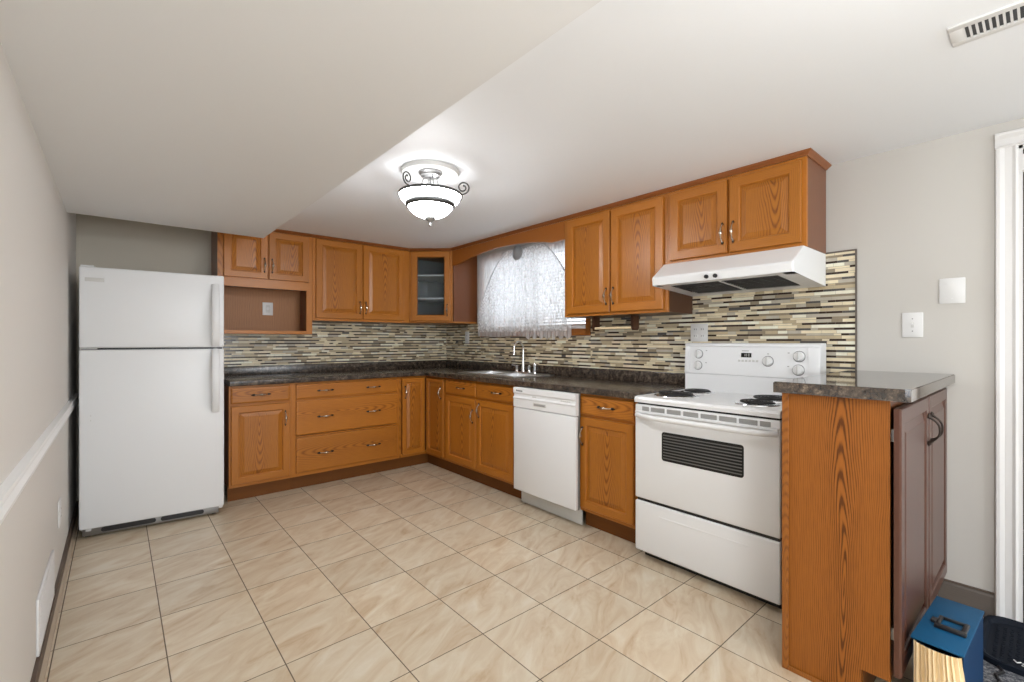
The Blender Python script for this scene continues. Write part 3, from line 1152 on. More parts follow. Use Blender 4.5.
# cooktop
mb = MB()
mb.prism([(-.004, .884), (-.006, .902), (.002, .914), (.02, .918), (.60, .918), (.60, .884)], 'x', 0.0, W, 'white')
ck = mb.build('cooktop', st, smooth=0)
for bx, by, br in ((.150, .430, .078), (.150, .185, .100), (.585, .400, .098), (.595, .165, .080)):
    mb = MB()
    xf = Matrix.Translation((bx, by, .918))
    mb.lathe([(br + .022, .0), (br + .020, .004), (br + .012, .0045), (br + .004, .001), (br * .4, .0008), (0, .0008)], 'chrome', 36, xf)
    dp = mb.build('drip_pan', st)
    mb = MB()
    pts = []
    turns = 4 if br < .09 else 5
    for i in range(turns * 22 + 1):
        a = 2 * PI * i / 22
        rad_ = .016 + (br - .016) * i / (turns * 22)
        pts.append((bx + rad_ * math.cos(a), by + rad_ * math.sin(a), .930))
    mb.tube(pts, .0050, 'coil', 6)
    for k in range(3):
        a = k * 2.094 + .5
        mb.box(-.004, br, -.002, .002, .918 + .003, .9235, 'coil', xf=Matrix.Translation((bx, by, 0)) @ Matrix.Rotation(a, 4, 'Z'))
    mb.build('burner_coil', st)
# back guard
mb = MB()
mb.prism([(.56, .918), (.56, 1.02), (.553, 1.028), (.566, 1.20), (.572, 1.213), (.585, 1.218), (.655, 1.218), (.655, .918)], 'x', 0.0, W, 'white')
bgd = mb.build('back_guard', st, smooth=0)
mb = MB()
til = math.atan2(.013, .172)
xfp = Matrix.Translation((0, .555, 1.03)) @ Matrix.Rotation(-til, 4, 'X')


def onp(mb_, x0, x1, z0, z1, d0, d1, m, bv=0):
    mb_.box(x0, x1, -d1, -d0, z0, z1, m, bv, xf=xfp)


onp(mb, .037, W - .066, .010, .158, 0, .0018, 'fridge', .0008)
onp(mb, .0, W, .166, .182, 0, .010, 'white', .003)
onp(mb, .0, .030, .0, .166, 0, .007, 'white', .003)
onp(mb, W - .058, W, .0, .166, 0, .007, 'white', .003)
cpn = mb.build('control_panel', bgd)
for kx, kz, kr in ((.090, .118, .024), (.088, .046, .024), (.500, .085, .026), (.657, .116, .026), (.655, .042, .026)):
    mb = MB()
    kf = xfp @ Matrix.Translation((kx, -.0018, kz)) @ Matrix.Rotation(PI / 2, 4, 'X')
    mb.lathe([(kr + .005, 0), (kr + .004, .002), (kr + .001, .003)], 'nickel', 28, kf)
    mb.lathe([(kr, .003), (kr - .001, .012), (kr - .004, .018), (0, .019)], 'plastic', 28, kf)
    mb.box(-.004, .004, -kr + .002, kr - .002, .017, .026, 'ivory', .002, xf=kf)
    mb.build('knob', bgd)
mb = MB()
onp(mb, .352, .410, .104, .130, .0018, .003, 'display')
for k, (a, segs) in enumerate(((.366, 'bc'), (.378, 'abcdef'), (.392, 'abcdef'))):
    g = {'a': (0, .007, .013, .015), 'd': (0, .007, 0, .002), 'b': (.0055, .007, .0075, .015), 'c': (.0055, .007, 0, .0075), 'f': (0, .0015, .0075, .015), 'e': (0, .0015, 0, .0075)}
    for s in segs:
        q = g[s]
        onp(mb, a + q[0], a + q[1], .110 + q[2], .110 + q[3], .003, .0034, 'ivory')
disp = mb.build('clock_display', bgd, smooth=0)
for k in range(6):
    mb = MB()
    onp(mb, .335 + k * .020, .349 + k * .020, .078, .090, .0018, .004, 'ivory', .002)
    mb.build('button', bgd)
for kx, kz, kw_ in ((.355, .140, .040), (.135, .138, .010), (.135, .062, .010), (.495, .125, .010), (.600, .132, .010), (.600, .058, .010)):
    mb = MB()
    onp(mb, kx, kx + kw_, kz, kz + .004, .0018, .0022, 'grey')
    mb.build('printed_mark', bgd)

# ------------------------------------------------------------------ fridge
fr = thing('refrigerator', 'white top freezer refrigerator in the left corner', 'refrigerator', (-.179, 3.868, 0), math.radians(-5.2))
FW = .758
mb = MB()
mb.box(.004, FW - .004, .065, .66, .03, 1.675, 'fridge', .006)
mb.build('body', fr)
mb = MB()
mb.box(0, FW, 0, .060, 1.187, 1.691, 'fridge', .010, 3)
fd = mb.build('freezer_door', fr)
mb = MB()
mb.box(0, FW, 0, .060, .062, 1.175, 'fridge', .010, 3)
rd = mb.build('fresh_food_door', fr)
mb = MB()
mb.box(.01, FW - .01, .012, .066, 1.174, 1.188, 'black')
mb.box(.012, FW - .012, .058, .068, .09, 1.67, 'grey')
mb.build('door_gasket', fr, smooth=0)


def bow(z0, z1, flat_end):
    mb_ = MB()
    n_ = 26
    pts_, rad_ = [], []
    for i in range(n_ + 1):
        t = i / n_
        z = z0 + (z1 - z0) * t
        s = t if flat_end == 'bottom' else 1 - t
        # s=0 at the mid gap of the doors
        off = .078 * (math.sin(PI * min(1, max(0, s)) ** .85) ** .75) if 0 < s < 1 else 0
        pts_.append((FW - .052, -off - .001, z))
        rad_.append((.010, .023))
    mb_.tube(pts_, rad_, 'fridge', 12, flat=(0, 1, 0))
    return mb_


bow(1.194, 1.625, 'bottom').build('handle', fd)
bow(.735, 1.170, 'top').build('handle', rd)
mb = MB()
mb.box(.028, .118, -.0015, .001, 1.600, 1.624, 'ivory', .001)
mb.build('badge', fd)
mb = MB()
mb.box(.003, .085, .004, .060, 1.179, 1.184, 'plastic')
mb.build('middle_hinge', fr)
mb = MB()
mb.box(.006, .07, .010, .085, 1.691, 1.702, 'plastic', .004)
mb.build('hinge_cap', fr)
mb = MB()
mb.box(.03, .055, .01, .05, .047, .062, 'plastic', .002)
mb.build('lower_hinge', fr)
mb = MB()
mb.box(.012, FW - .03, .030, .075, .012, .070, 'nickel', .004)
gr_ = mb.build('base_grille', fr)
for a, b_ in ((.10, .375), (.40, .64)):
    mb = MB()
    rc = .014
    n8 = []
    for cx_, cz_, a0 in ((b_ - rc, .040, 0), (a + rc, .040, 90), (a + rc, .038, 180), (b_ - rc, .038, 270)):
        for k in range(5):
            t = math.radians(a0 + 22.5 * k)
            n8.append((cx_ + rc * math.cos(t), cz_ + rc * math.sin(t)))
    mb.prism(n8, 'y', .0285, .032, 'black')
    mb.build('grille_slot', gr_, smooth=0)
for a in (.035, FW - .06):
    mb = MB()
    mb.lathe([(.0, -.012), (.016, -.012), (.016, .012), (0, .012)], 'black', 18, Matrix.Translation((a, .06, .016)) @ Matrix.Rotation(PI / 2, 4, 'Y'))
    mb.build('roller', fr)
for z in (.765, .735):
    mb = MB()
    mb.lathe([(.003, 0), (.002, .0015), (0, .0016)], 'ivory', 10, Matrix.Translation((.055, -.0002, z)) @ Matrix.Rotation(PI / 2, 4, 'X'))
    mb.build('plug', rd)

# ------------------------------------------------------------------ wall cabinets
YU = 4.29             # face frame plane, back wall
CT = 2.150            # top of carcasses below the crown


def side_crown(mb_, pts, m='crown', top=ZC - .0015):
    """crown strip swept along a polyline (list of xy, outward normal on the right hand side)"""
    prof = [(0, 0), (.005, 0), (.008, .005), (.020, .014), (.026, .018), (.026, .024), (0, .024)]
    z0 = top - .024
    n_ = len(pts)
    rings = []
    for i in range(n_):
        p = Vector(pts[i])
        d1 = (Vector(pts[i]) - Vector(pts[i - 1])).normalized() if i > 0 else None
        d2 = (Vector(pts[i + 1]) - Vector(pts[i])).normalized() if i < n_ - 1 else None
        n1 = Vector((d1.y, -d1.x)) if d1 else None
        n2 = Vector((d2.y, -d2.x)) if d2 else None
        if n1 is None:
            nn = n2
        elif n2 is None:
            nn = n1
        else:
            nn = (n1 + n2).normalized()
            nn = nn / max(.3, nn.dot(n1))
        rings.append([(p.x + nn.x * a, p.y + nn.y * a, z0 + b_) for a, b_ in prof])
    k = len(prof)
    for i in range(n_ - 1):
        for j in range(k):
            mb_.add([rings[i][j], rings[i][(j + 1) % k], rings[i + 1][(j + 1) % k], rings[i + 1][j]], [[0, 1, 2, 3]], m)
    mb_.add(rings[0], [list(range(k))], m)
    mb_.add(rings[-1], [list(range(k))], m)


# cabinet with the open cubby
r = thing('wall_cabinet', 'oak wall cabinet with two short doors above an open cubby, beside the fridge', 'cabinet', (.605, YU, 0))
Wc = .722
mb = MB()
mb.box(0, .018, .02, .31, 1.29, ZC - .026, 'veneer')
mb.box(Wc - .018, Wc, .02, .31, 1.29, ZC - .026, 'veneer')
mb.box(.018, Wc - .018, .02, .31, 1.70, ZC - .026, 'veneer')
mb.box(.018, Wc - .018, .295, .31, 1.315, 1.70, 'back')
mb.build('body', r, smooth=0)
mb = MB()
mb.box(.018, Wc - .018, .02, .294, 1.290, 1.314, 'oak_h')
mb.build('shelf', r, smooth=0)
mb = MB()
mb.box(0, .045, 0, .0199, 1.29, ZC - .026, 'oak_v')
mb.box(Wc - .048, Wc, 0, .0199, 1.29, ZC - .026, 'oak_v')
mb.box(.045, Wc - .048, 0, .0199, 1.675, 1.765, 'oak_h')
mb.box(.045, Wc - .048, 0, .0199, 2.125, ZC - .026, 'oak_h')
mb.box(.338, .378, .0005, .0195, 1.765, 2.125, 'oak_v')
mb.box(.045, Wc - .048, 0, .0199, 1.29, 1.318, 'oak_h')
mb.build('face_frame', r, smooth=0)
add_door(r, .040, .357, 1.750, 2.153, .332, 1.865, fr=.055)
add_door(r, .368, .688, 1.750, 2.153, .392, 1.865, fr=.055)
mb = MB()
side_crown(mb, [(0.0, 0), (Wc, 0)])
mb.build('crown_molding', r, smooth=0)

r = thing('wall_cabinet', 'oak wall cabinet with two tall raised panel doors in the middle of the back wall', 'cabinet', (1.329, YU, 0))
Wc = .961
carcass(r, Wc, .31, 1.415, ZC - .026, [(0, .035), (.435, .475), (.895, Wc)], [(.035, .435, 1.415, 1.45), (.475, .895, 1.415, 1.45), (.035, .435, 2.12, ZC - .026), (.475, .895, 2.12, ZC - .026)], toe=False)
add_door(r, .026, .452, 1.438, 2.153, .430, 1.548, fr=.058)
add_door(r, .466, .893, 1.438, 2.153, .488, 1.548, fr=.058)
mb = MB()
side_crown(mb, [(0.0, 0), (Wc, 0)])
mb.build('crown_molding', r, smooth=0)

# diagonal corner cabinet with a glass door
A0 = Vector((2.292, YU))
A1 = Vector((2.625, 3.99))
r = thing('corner_wall_cabinet', 'diagonal oak corner wall cabinet with a ribbed glass door', 'cabinet', (0, 0, 0))
zb, zt = 1.415, ZC - .026
mb = MB()
poly = [(A0.x, A0.y), (A1.x, A1.y), (XR - .002, A1.y), (XR - .002, YB - .002), (A0.x, YB - .002)]
mb.prism(poly, 'z', zb, zb + .018, 'oak_h')
mb.prism(poly, 'z', zt - .018, zt, 'oak_h')
mb.box(A0.x, A0.x + .016, A0.y + .01, YB - .002, zb + .018, zt - .018, 'veneer')
mb.box(A0.x + .016, XR - .002, YB - .012, YB - .002, zb + .018, zt - .018, 'grey')
mb.box(XR - .012, XR - .002, A1.y + .016, YB - .012, zb + .018, zt - .018, 'grey')
mb.box(A1.x + .012, XR - .002, A1.y, A1.y + .016, zb + .018, zt - .018, 'veneer')
mb.build('body', r, smooth=0)
poly2 = [(A0.x + .03, A0.y + .02), (A1.x + .03, A1.y + .03), (XR - .02, A1.y + .03), (XR - .02, YB - .02), (A0.x + .03, YB - .02)]
for z in (1.665, 1.905):
    mb = MB()
    mb.prism(poly2, 'z', z, z + .016, 'plastic')
    mb.build('shelf', r, smooth=0)
dv = (A1 - A0)
ln = dv.length
ang = math.atan2(dv.y, dv.x)
xfd = Matrix.Translation((A0.x, A0.y, 0)) @ Matrix.Rotation(ang, 4, 'Z')
mb = MB()
mb.box(0, .04, 0, .019, zb, zt, 'oak_v', xf=xfd)
mb.box(ln - .04, ln, 0, .019, zb, zt, 'oak_v', xf=xfd)
mb.box(.04, ln - .04, 0, .019, zb, zb + .035, 'oak_h', xf=xfd)
mb.box(.04, ln - .04, 0, .019, zt - .04, zt, 'oak_h', xf=xfd)
mb.build('face_frame', r, smooth=0)
dw_, dh_ = ln - .05, .715
d = door_mb(dw_, dh_, fr=.058, glass=True).build('door', r, xfd @ Vector((ln / 2, -.001, (1.438 + 2.153) / 2)), rz=ang, smooth=0)
mb = MB()
mb.box(-dw_ / 2 + .056, dw_ / 2 - .056, -.008, -.004, -dh_ / 2 + .056, dh_ / 2 - .056, 'ribbed')
mb.build('glass_pane', d, smooth=0)
add_handle(d, 'v', dw_ / 2 - .028, -.019, -dh_ / 2 + .11)
mb = MB()
side_crown(mb, [(A0.x, A0.y), (A1.x, A1.y)])
mb.build('crown_molding', r, smooth=0)

# valance over the window -----------------------------------------
XU = 2.62             # face frame plane, sink wall uppers
vl = thing('window_valance', 'arched oak valance board spanning the top of the window', 'valance', (XU, A1.y - .0015, 0), RZ)
Lv = A1.y - .0015 - 2.4215
mb = MB()
bot = []
for i in range(49):
    u = i / 48.
    if u < .06:
        z = 2.005
    elif u > .90:
        z = 2.015
    else:
        t = (u - .06) / .84
        z = 2.005 + .010 * t + .068 * math.sin(PI * t) ** .8
    bot.append((u * Lv, z))
mb.prism([(0, ZC - .026)] + bot + [(Lv, ZC - .026)], 'y', 0, .019, 'veneer_h')
mb.build('board', vl, smooth=0)
mb = MB()
side_crown(mb, [(0.0, 0), (Lv, 0)])
mb.build('crown_molding', vl, smooth=0)

# two door cabinet right of the window
r = thing('wall_cabinet', 'oak wall cabinet with two tall doors between window and range hood', 'cabinet', (XU, 2.42, 0), RZ)
Wc = .874
carcass(r, Wc, .31, 1.412, ZC - .026, [(0, .04), (.42, .46), (.834, Wc)], [(.04, .42, 1.412, 1.445), (.46, .834, 1.412, 1.445), (.04, .42, 2.11, ZC - .026), (.46, .834, 2.11, ZC - .026)], side='dark_wood', toe=False)
add_door(r, .040, .436, 1.432, 2.140, .412, 1.543, fr=.058)
add_door(r, .448, .850, 1.432, 2.140, .472, 1.543, fr=.058)
mb = MB()
side_crown(mb, [(0.0, 0), (Wc, 0)])
mb.build('crown_molding', r, smooth=0)

r = thing('wall_cabinet', 'short oak wall cabinet with two doors directly above the white range hood', 'cabinet', (XU, 1.545, 0), RZ)
Wc = .765
carcass(r, Wc, .31, 1.705, ZC - .026, [(0, .04), (.36, .40), (.725, Wc)], [(.04, .36, 1.705, 1.735), (.40, .725, 1.705, 1.735), (.04, .36, 2.11, ZC - .026), (.40, .725, 2.11, ZC - .026)], toe=False)
add_door(r, .022, .374, 1.727, 2.140, .352, 1.838, fr=.058)
add_door(r, .388, .745, 1.727, 2.140, .412, 1.838, fr=.058)
mb = MB()
side_crown(mb, [(0.0, 0), (Wc, 0), (Wc, .31)])
mb.build('crown_molding', r, smooth=0)

# range hood --------------------------------------------------------
hd = thing('range_hood', 'white sloped range hood with two dark filters above the stove', 'range hood', (XR, 1.548, 0), RZ)
HW = .766
mb = MB()
# own y is negative towards the room; profile (y, z)
top_p = [(-.008, 1.704), (-.36, 1.704), (-.50, 1.612), (-.505, 1.600), (-.498, 1.562), (-.008, 1.528)]


def corner(y, z, s):
    return y
# front corners are clipped: build as rings along x with narrower depth at the ends
secs = [(0.0, .012), (.010, 0.0), (HW - .006, 0.0), (HW, .006)]
rings = []
for x, cut in secs:
    ring = []
    for i, (y, z) in enumerate(top_p):
        yy = y + (cut if i in (2, 3, 4) else 0)
        zz = z + (0.0 if i != 2 else -.0)
        ring.append((x, yy, zz))
    rings.append(ring)
k = len(top_p)
for i in range(3):
    for j in range(k):
        if j == 4:
            continue
        mb.add([rings[i][j], rings[i][(j + 1) % k], rings[i + 1][(j + 1) % k], rings[i + 1][j]], [[0, 1, 2, 3]], 'white')
mb.add(rings[0], [list(range(k))], 'white')
mb.add(rings[-1], [list(range(k))], 'white')


def und(y, up=0.0):
    return 1.528 + (1.562 - 1.528) * (-y - .008) / .49 + up


# underside frame around the filters
for x0, x1, y0, y1 in ((.0, HW, -.10, -.008), (.05, HW - .05, -.498, -.44), (.0, .09, -.44, -.10), (HW - .09, HW, -.44, -.10), (.375, .391, -.44, -.10)):
    mb.add([(x0, y0, und(y0)), (x1, y0, und(y0)), (x1, y1, und(y1)), (x0, y1, und(y1))], [[0, 1, 2, 3]], 'white')
mb.build('hood_shell', hd, smooth=0)
for x0, x1 in ((.09, .375), (.391, HW - .09)):
    mb = MB()
    mb.add([(x0, -.44, und(-.44, .006)), (x1, -.44, und(-.44, .006)), (x1, -.10, und(-.10, .006)), (x0, -.10, und(-.10, .006))], [[0, 1, 2, 3]], 'filter')
    for q in range(12):
        y = -.43 + q * .028
        mb.box(x0 + .004, x1 - .004, y, y + .006, und(y, .001), und(y, .005), 'filter')
    for q in range(5):
        xx = x0 + (x1 - x0) * (q + .5) / 5
        mb.box(xx, xx + .004, -.435, -.105, und(-.27, .0005), und(-.27, .003), 'filter')
    mb.build('filter', hd, smooth=0)
for x in (.342, .391):
    mb = MB()
    mb.lathe([(.011, 0), (.011, .010), (.009, .013), (0, .013)], 'black', 18, Matrix.Translation((x, -.5015, 1.581)) @ Matrix.Rotation(PI / 2, 4, 'X'))
    mb.build('knob', hd)

# paper towel holder under the cabinet ------------------------------
ph = thing('paper_towel_holder', 'dark wooden paper towel holder with pale dowel under the cabinet right of window', 'towel holder', (2.78, 0, 1.411))
for y in (2.245, 1.895):
    mb = MB()
    mb.prism([(-.035, 0), (.035, 0), (.035, -.085), (.022, -.105), (-.022, -.105), (-.035, -.085)], 'y', y - .010, y + .010, 'dark_wood')
    mb.build('bracket', ph, smooth=0)
mb = MB()
mb.tube([(-.02, 2.236, -.086), (-.02, 1.904, -.086)], .0095, 'manila', 12)
mb.build('dowel', ph)

# ------------------------------------------------------------------ tall end cabinet
pc = thing('tall_base_cabinet', 'tall wooden cabinet standing right of the stove with side panel facing the room', 'cabinet', (1.90, .648, 0))
# own x to the wall, own y negative towards the camera: body y from -.315 to 0
PD, PW_ = .318, 1.035
ZT = 1.035
mb = MB()
mb.box(.020, PW_, -PD, 0, .118, ZT, 'veneer')
mb.box(.020, PW_, -.24, 0, 0, .118, 'veneer')
mb.build('body', pc, smooth=0)
mb = MB()
mb.prism([(0, 0), (-.24, 0), (-.24, .118), (-PD, .118), (-PD, ZT), (0, ZT)], 'x', .009, .0199, 'end_panel')
mb.build('side_panel', pc, smooth=0, recenter=True)
mb = MB()
mb.box(0, .0048, -.022, 0, 0, ZT, 'end_strip', .001, 1)
mb.box(0, .0048, -.24, -.022, 0, .018, 'end_strip', .001, 1)
mb.build('edge_molding', pc)
mb = MB()
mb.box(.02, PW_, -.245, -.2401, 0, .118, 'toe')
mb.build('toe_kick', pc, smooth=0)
kw = dict(v='door_shade_v', hm='door_shade_h', pm='door_shade_v')
yd = -PD - .012
add_door(pc, -.006, .517,   .150, 1.012, .492, .885, y=yd, hk='thin', **kw)
add_door(pc, .536, 1.033, .150, 1.012, .562, .885, y=yd, hk='thin', **kw)
for z in (.25, .90):
    mb = MB()
    mb.box(.025, .05, -PD - .0115, -PD, z, z + .04, 'nickel')
    mb.build('hinge', pc, smooth=0)
tc_ = thing('cabinet_countertop', 'polished grey brown countertop with clipped corner on the tall end cabinet', 'countertop', (0, 0, 0))
mb = MB()
poly = [(1.882, .672), (1.882, .288), (1.896, .275), (2.937, .272), (2.937, .672)]
bm = bmesh.new()
vb = [bm.verts.new((x, y, 1.0365)) for x, y in poly]
f = bm.faces.new(vb)
ex = bmesh.ops.extrude_face_region(bm, geom=[f])
for v in [g for g in ex['geom'] if isinstance(g, bmesh.types.BMVert)]:
    v.co.z = 1.077
bmesh.ops.recalc_face_normals(bm, faces=bm.faces)
bmesh.ops.bevel(bm, geom=[e for e in bm.edges if (e.verts[0].co.z > 1.07 and e.verts[1].co.z > 1.07)], offset=.003, segments=2, affect='EDGES')
mb.bm(bm, 'counter2')
mb.build('worktop', tc_)

# ------------------------------------------------------------------ ceiling light
FX, FY = 1.335, 2.255
cl = thing('ceiling_light', 'semi-flush ceiling light with a lit white glass bowl and curled metal scrolls', 'ceiling light', (FX, FY, 0))
mb = MB()
mb.lathe([(.162, ZC - .001), (.162, ZC - .012), (.156, ZC - .022), (.150, ZC - .022), (.143, ZC - .012), (.130, ZC - .007), (.06, ZC - .007)], 'ivory', 56)
mb.build('medallion', cl, smooth=50)
mb = MB()
mb.lathe([(.066, ZC - .006), (.066, ZC - .016), (.058, ZC - .022), (.055, ZC - .030), (.030, ZC - .038), (0, ZC - .038)], 'nickel', 36)
mb.build('canopy', cl, smooth=40)
rv = Vector((math.cos(YAW), -math.sin(YAW), 0))
fv = Vector((math.sin(YAW), math.cos(YAW), 0))
for k in range(4):
    a = k * PI / 2 + .5
    dd = rv * math.cos(a) + fv * math.sin(a)
    mb = MB()
    mb.tube([dd * .035 + Vector((0, 0, ZC - .030)), dd * .055 + Vector((0, 0, 2.09)), dd * .09 + Vector((0, 0, 2.02))], .0035, 'nickel', 8)
    mb.build('rod', cl)
mb = MB()
mb.tube([(0, 0, ZC - .038), (0, 0, 1.94)], .006, 'nickel', 10)
mb.build('stem', cl)
mb = MB()
mb.lathe([(.177, 2.055), (.181, 2.048), (.177, 2.040), (.168, 2.043), (.171, 2.052), (.177, 2.055)], 'darknickel', 64)
mb.build('rim', cl, smooth=60)
mb = MB()
pr = [(.171, 2.048), (.160, 2.022), (.145, 2.006), (.126, 1.998), (.122, 1.985), (.110, 1.962), (.088, 1.942), (.058, 1.929), (.026, 1.923)]
mb.lathe(pr, 'lampglass', 56)
mb.lathe([(.026, 1.926), (.058, 1.932), (.086, 1.945), (.107, 1.964), (.119, 1.986), (.124, 2.001), (.143, 2.009), (.157, 2.025), (.169, 2.048), (.171, 2.048)], 'whitetrim', 56)
bo = mb.build('glass_bowl', cl, smooth=60)
mb = MB()
mb.lathe([(.134, 2.010), (.139, 2.003), (.135, 1.984), (.126, 1.978), (.120, 1.984), (.124, 2.003)], 'darknickel', 56)
mb.build('band', cl, smooth=60)
mb = MB()
mb.lathe([(.030, 1.930), (.031, 1.922), (.024, 1.910), (.014, 1.903), (.008, 1.898), (.007, 1.888), (.009, 1.882), (.006, 1.875), (0, 1.873)], 'nickel', 24)
mb.build('finial', cl, smooth=50)
for a in (0, math.radians(-120), math.radians(120)):
    dd = rv * math.cos(a) + fv * math.sin(a)
    mb = MB()
    pts, rad = [], []
    R0, cxr, czr = .038, .184, 2.092
    for i in range(40):
        t = i / 39.
        th = -PI * .5 - .35 + t * PI * 3.1
        rr_ = R0 * (1 - .72 * t)
        q = dd * (cxr + rr_ * math.cos(th)) + Vector((0, 0, czr + rr_ * math.sin(th)))
        pts.append(q)
        rad.append(.004 if t < .93 else .006)
    mb.tube([dd * .172 + Vector((0, 0, 2.047))] + pts, [.004] + rad, 'darknickel', 8)
    mb.build('scroll', cl)
for a in (0.3, 0.3 + PI):
    pl = bpy.data.lights.new('bulb', 'POINT')
    pl.energy = 0.5
    pl.shadow_soft_size = .025
    pl.color = (.97, .98, 1)
    po = bpy.data.objects.new('bulb', pl)
    C.objects.link(po)
    po.location = (FX + .07 * math.cos(a), FY + .07 * math.sin(a), 2.045)

# ------------------------------------------------------------------ ceiling vent
cv_ = thing('ceiling_vent', 'white slotted air register in the ceiling at the upper right', 'vent', (1.985, .195, ZC))
mb = MB()
VL = .36
for x0, x1, y0, y1 in ((-.066, -.040, -VL, 0), (.040, .066, -VL, 0), (-.04, .04, -.030, 0), (-.04, .04, -VL, -VL + .03)):
    mb.box(x0, x1, y0, y1, -.007, 0, 'plastic', .002)
mb.build('frame', cv_)
mb = MB()
mb.box(-.040, .040, -VL + .03, -.030, -.0015, -.0005, 'black')
mb.build('duct_opening', cv_, smooth=0)
mb = MB()
ns_ = 22
for i in range(ns_):
    y = -.032 - i * (VL - .064) / (ns_ - 1)
    mb.box(-.04, .04, y - .0028, y + .0028, -.0065, -.002, 'plastic')
mb.build('louvers', cv_, smooth=0)


# ------------------------------------------------------------------ plates, outlets, switches
def plate(name, label, cat, loc, rz, w_, h_, kind):
    t = thing(name, label, cat, loc, rz)
    b_ = MB()
    b_.box(-w_ / 2, w_ / 2, -.006, 0, -h_ / 2, h_ / 2, 'plastic', .003)
    b_.build('cover_plate', t)
    if kind == 'outlet':
        for s in (-1, 1):
            b_ = MB()
            b_.box(-.017, .017, -.0085, -.005, s * .020 - .0145, s * .020 + .0145, 'plastic', .004)
            b_.box(-.008, -.005, -.0088, -.008, s * .020 - .004, s * .020 + .006, 'black')
            b_.box(.005, .008, -.0088, -.008, s * .020 - .004, s * .020 + .006, 'black')
            b_.build('socket', t)
    elif kind == 'double':
        for sx in (-1, 1):
            for s in (-1, 1):
                b_ = MB()
                b_.box(sx * .024 - .015, sx * .024 + .015, -.0085, -.005, s * .022 - .014, s * .022 + .014, 'plastic', .004)
                b_.box(sx * .024 - .008, sx * .024 - .005, -.0088, -.008, s * .022 - .004, s * .022 + .006, 'black')
                b_.box(sx * .024 + .005, sx * .024 + .008, -.0088, -.008, s * .022 - .004, s * .022 + .006, 'black')
                b_.build('socket', t)
    elif kind == 'switch':
        b_ = MB()
        b_.box(-.006, .006, -.0075, -.005, -.013, .013, 'ivory', .001)
        b_.box(-.004, .004, -.018, -.006, -.001, .010, 'plastic', .002)
        b_.build('toggle', t)
        b_ = MB()
        for s in (-1, 1):
            b_.lathe([(.003, 0), (.002, .001), (0, .0012)], 'nickel', 10, Matrix.Translation((0, -.006, s * .03)) @ Matrix.Rotation(PI / 2, 4, 'X'))
        b_.build('screw', t)
    elif kind == 'dial':
        b_ = MB()
        b_.box(-.017, .017, -.008, -.005, -.034, .034, 'ivory', .002)
        b_.lathe([(.013, 0), (.012, .006), (0, .007)], 'plastic', 20, Matrix.Translation((0, -.008, .002)) @ Matrix.Rotation(PI / 2, 4, 'X'))
        b_.build('dial', t)
    elif kind == 'blank':
        for sx in (-1, 1):
            for s in (-1, 1):
                b_ = MB()
                b_.lathe([(.0035, 0), (.0025, .0012), (0, .0014)], 'plastic', 12, Matrix.Translation((sx * w_ * .12 + (-.01), -.006, s * h_ * .32)) @ Matrix.Rotation(PI / 2, 4, 'X'))
                b_.build('screw', t)
    return t


plate('blank_wall_plate', 'blank square white wall plate higher up near the doorway', 'wall plate', (XR, .282, 1.463), RZ, .088, .118, 'blank')
plate('light_switch', 'white toggle light switch on the grey wall above the tall cabinet', 'light switch', (XR, .422, 1.308), RZ, .078, .120, 'switch')
plate('wall_outlet', 'white double outlet on the mosaic above the left end of the stove', 'outlet', (XR - .006, 1.50, 1.285), RZ, .118, .118, 'double')
plate('wall_outlet', 'white outlet on the mosaic left of the window', 'outlet', (XR - .006, 4.165, 1.27), RZ, .075, .13, 'outlet')
plate('wall_outlet', 'white outlet with a round dial inside the open cubby', 'outlet', (1.032, YU + .2945, 1.52), 0, .085, .115, 'dial')
plate('wall_outlet', 'white outlet low on the left wall near the fridge', 'outlet', (XL, 3.28, .355), PI / 2, .105, .13, 'outlet')

# return register on the left wall
lv = thing('wall_vent_cover', 'plain white vent cover low on the left wall above the brown baseboard', 'vent cover', (XL, 2.68, .175), PI / 2)
mb = MB()
mb.box(-.27, .27, -.009, 0, -.105, .105, 'plastic', .003)
mb.build('plate', lv)
mb = MB()
for i in range(14):
    z = -.08 + i * .0118
    mb.box(-.24, .24, -.0115, -.008, z, z + .005, 'whitetrim', .001, 1)
mb.build('louvers', lv)

# ------------------------------------------------------------------ things on the floor at the right
fb = thing('accordion_file_box', 'blue accordion file box with manila pockets leaning by the tall cabinet doors', 'file box', (1.938, .162, 0.0085), math.radians(-3))
BW, BD, BH = .120, .372, .264
mb = MB()
mb.box(.012, BD, 0, .003, 0, BH, 'darkblue', .001, 1)
mb.box(.012, BD, BW - .003, BW, 0, BH, 'darkblue', .001, 1)
mb.box(BD - .003, BD, .003, BW - .003, 0, BH, 'darkblue')
mb.box(.012, BD, .003, BW - .003, 0, .004, 'darkblue')
mb.build('case', fb)
mb = MB()
mb.box(-.003, BD + .004, -.003, BW + .003, BH, BH + .008, 'blue', .003)
mb.build('lid', fb)
mb = MB()
npl = 11
vv, ff = [], []
NZ = 10
cols = npl * 2 + 1
for j in range(NZ + 1):
    t = j / NZ
    for i in range(cols):
        u = (i + (.34 * math.sin(i * 2.3) if 0 < i < cols - 1 else 0) + (.32 if i % 2 else 0)) / (cols - 1)
        y = .004 + (BW - .008) * u - .012 * math.sin(PI * min(1, t * 1.05)) * (1 - u)
        bul = math.sin(PI * u) ** .6
        x = .006 - .040 * bul * (1 - .45 * abs(2 * t - .9)) + (.012 if i % 2 else 0)
        vv.append((x, y, .002 + (BH - .008 - (.006 if i % 2 else 0)) * t))
for j in range(NZ):
    for i in range(cols - 1):
        a = j * cols + i
        ff.append([a, a + 1, a + cols + 1, a + cols])
mb.add(vv, ff, 'manila')
mb.build('pockets', fb, smooth=0)
mb = MB()
hx, hy = .160, .050
z = BH + .008
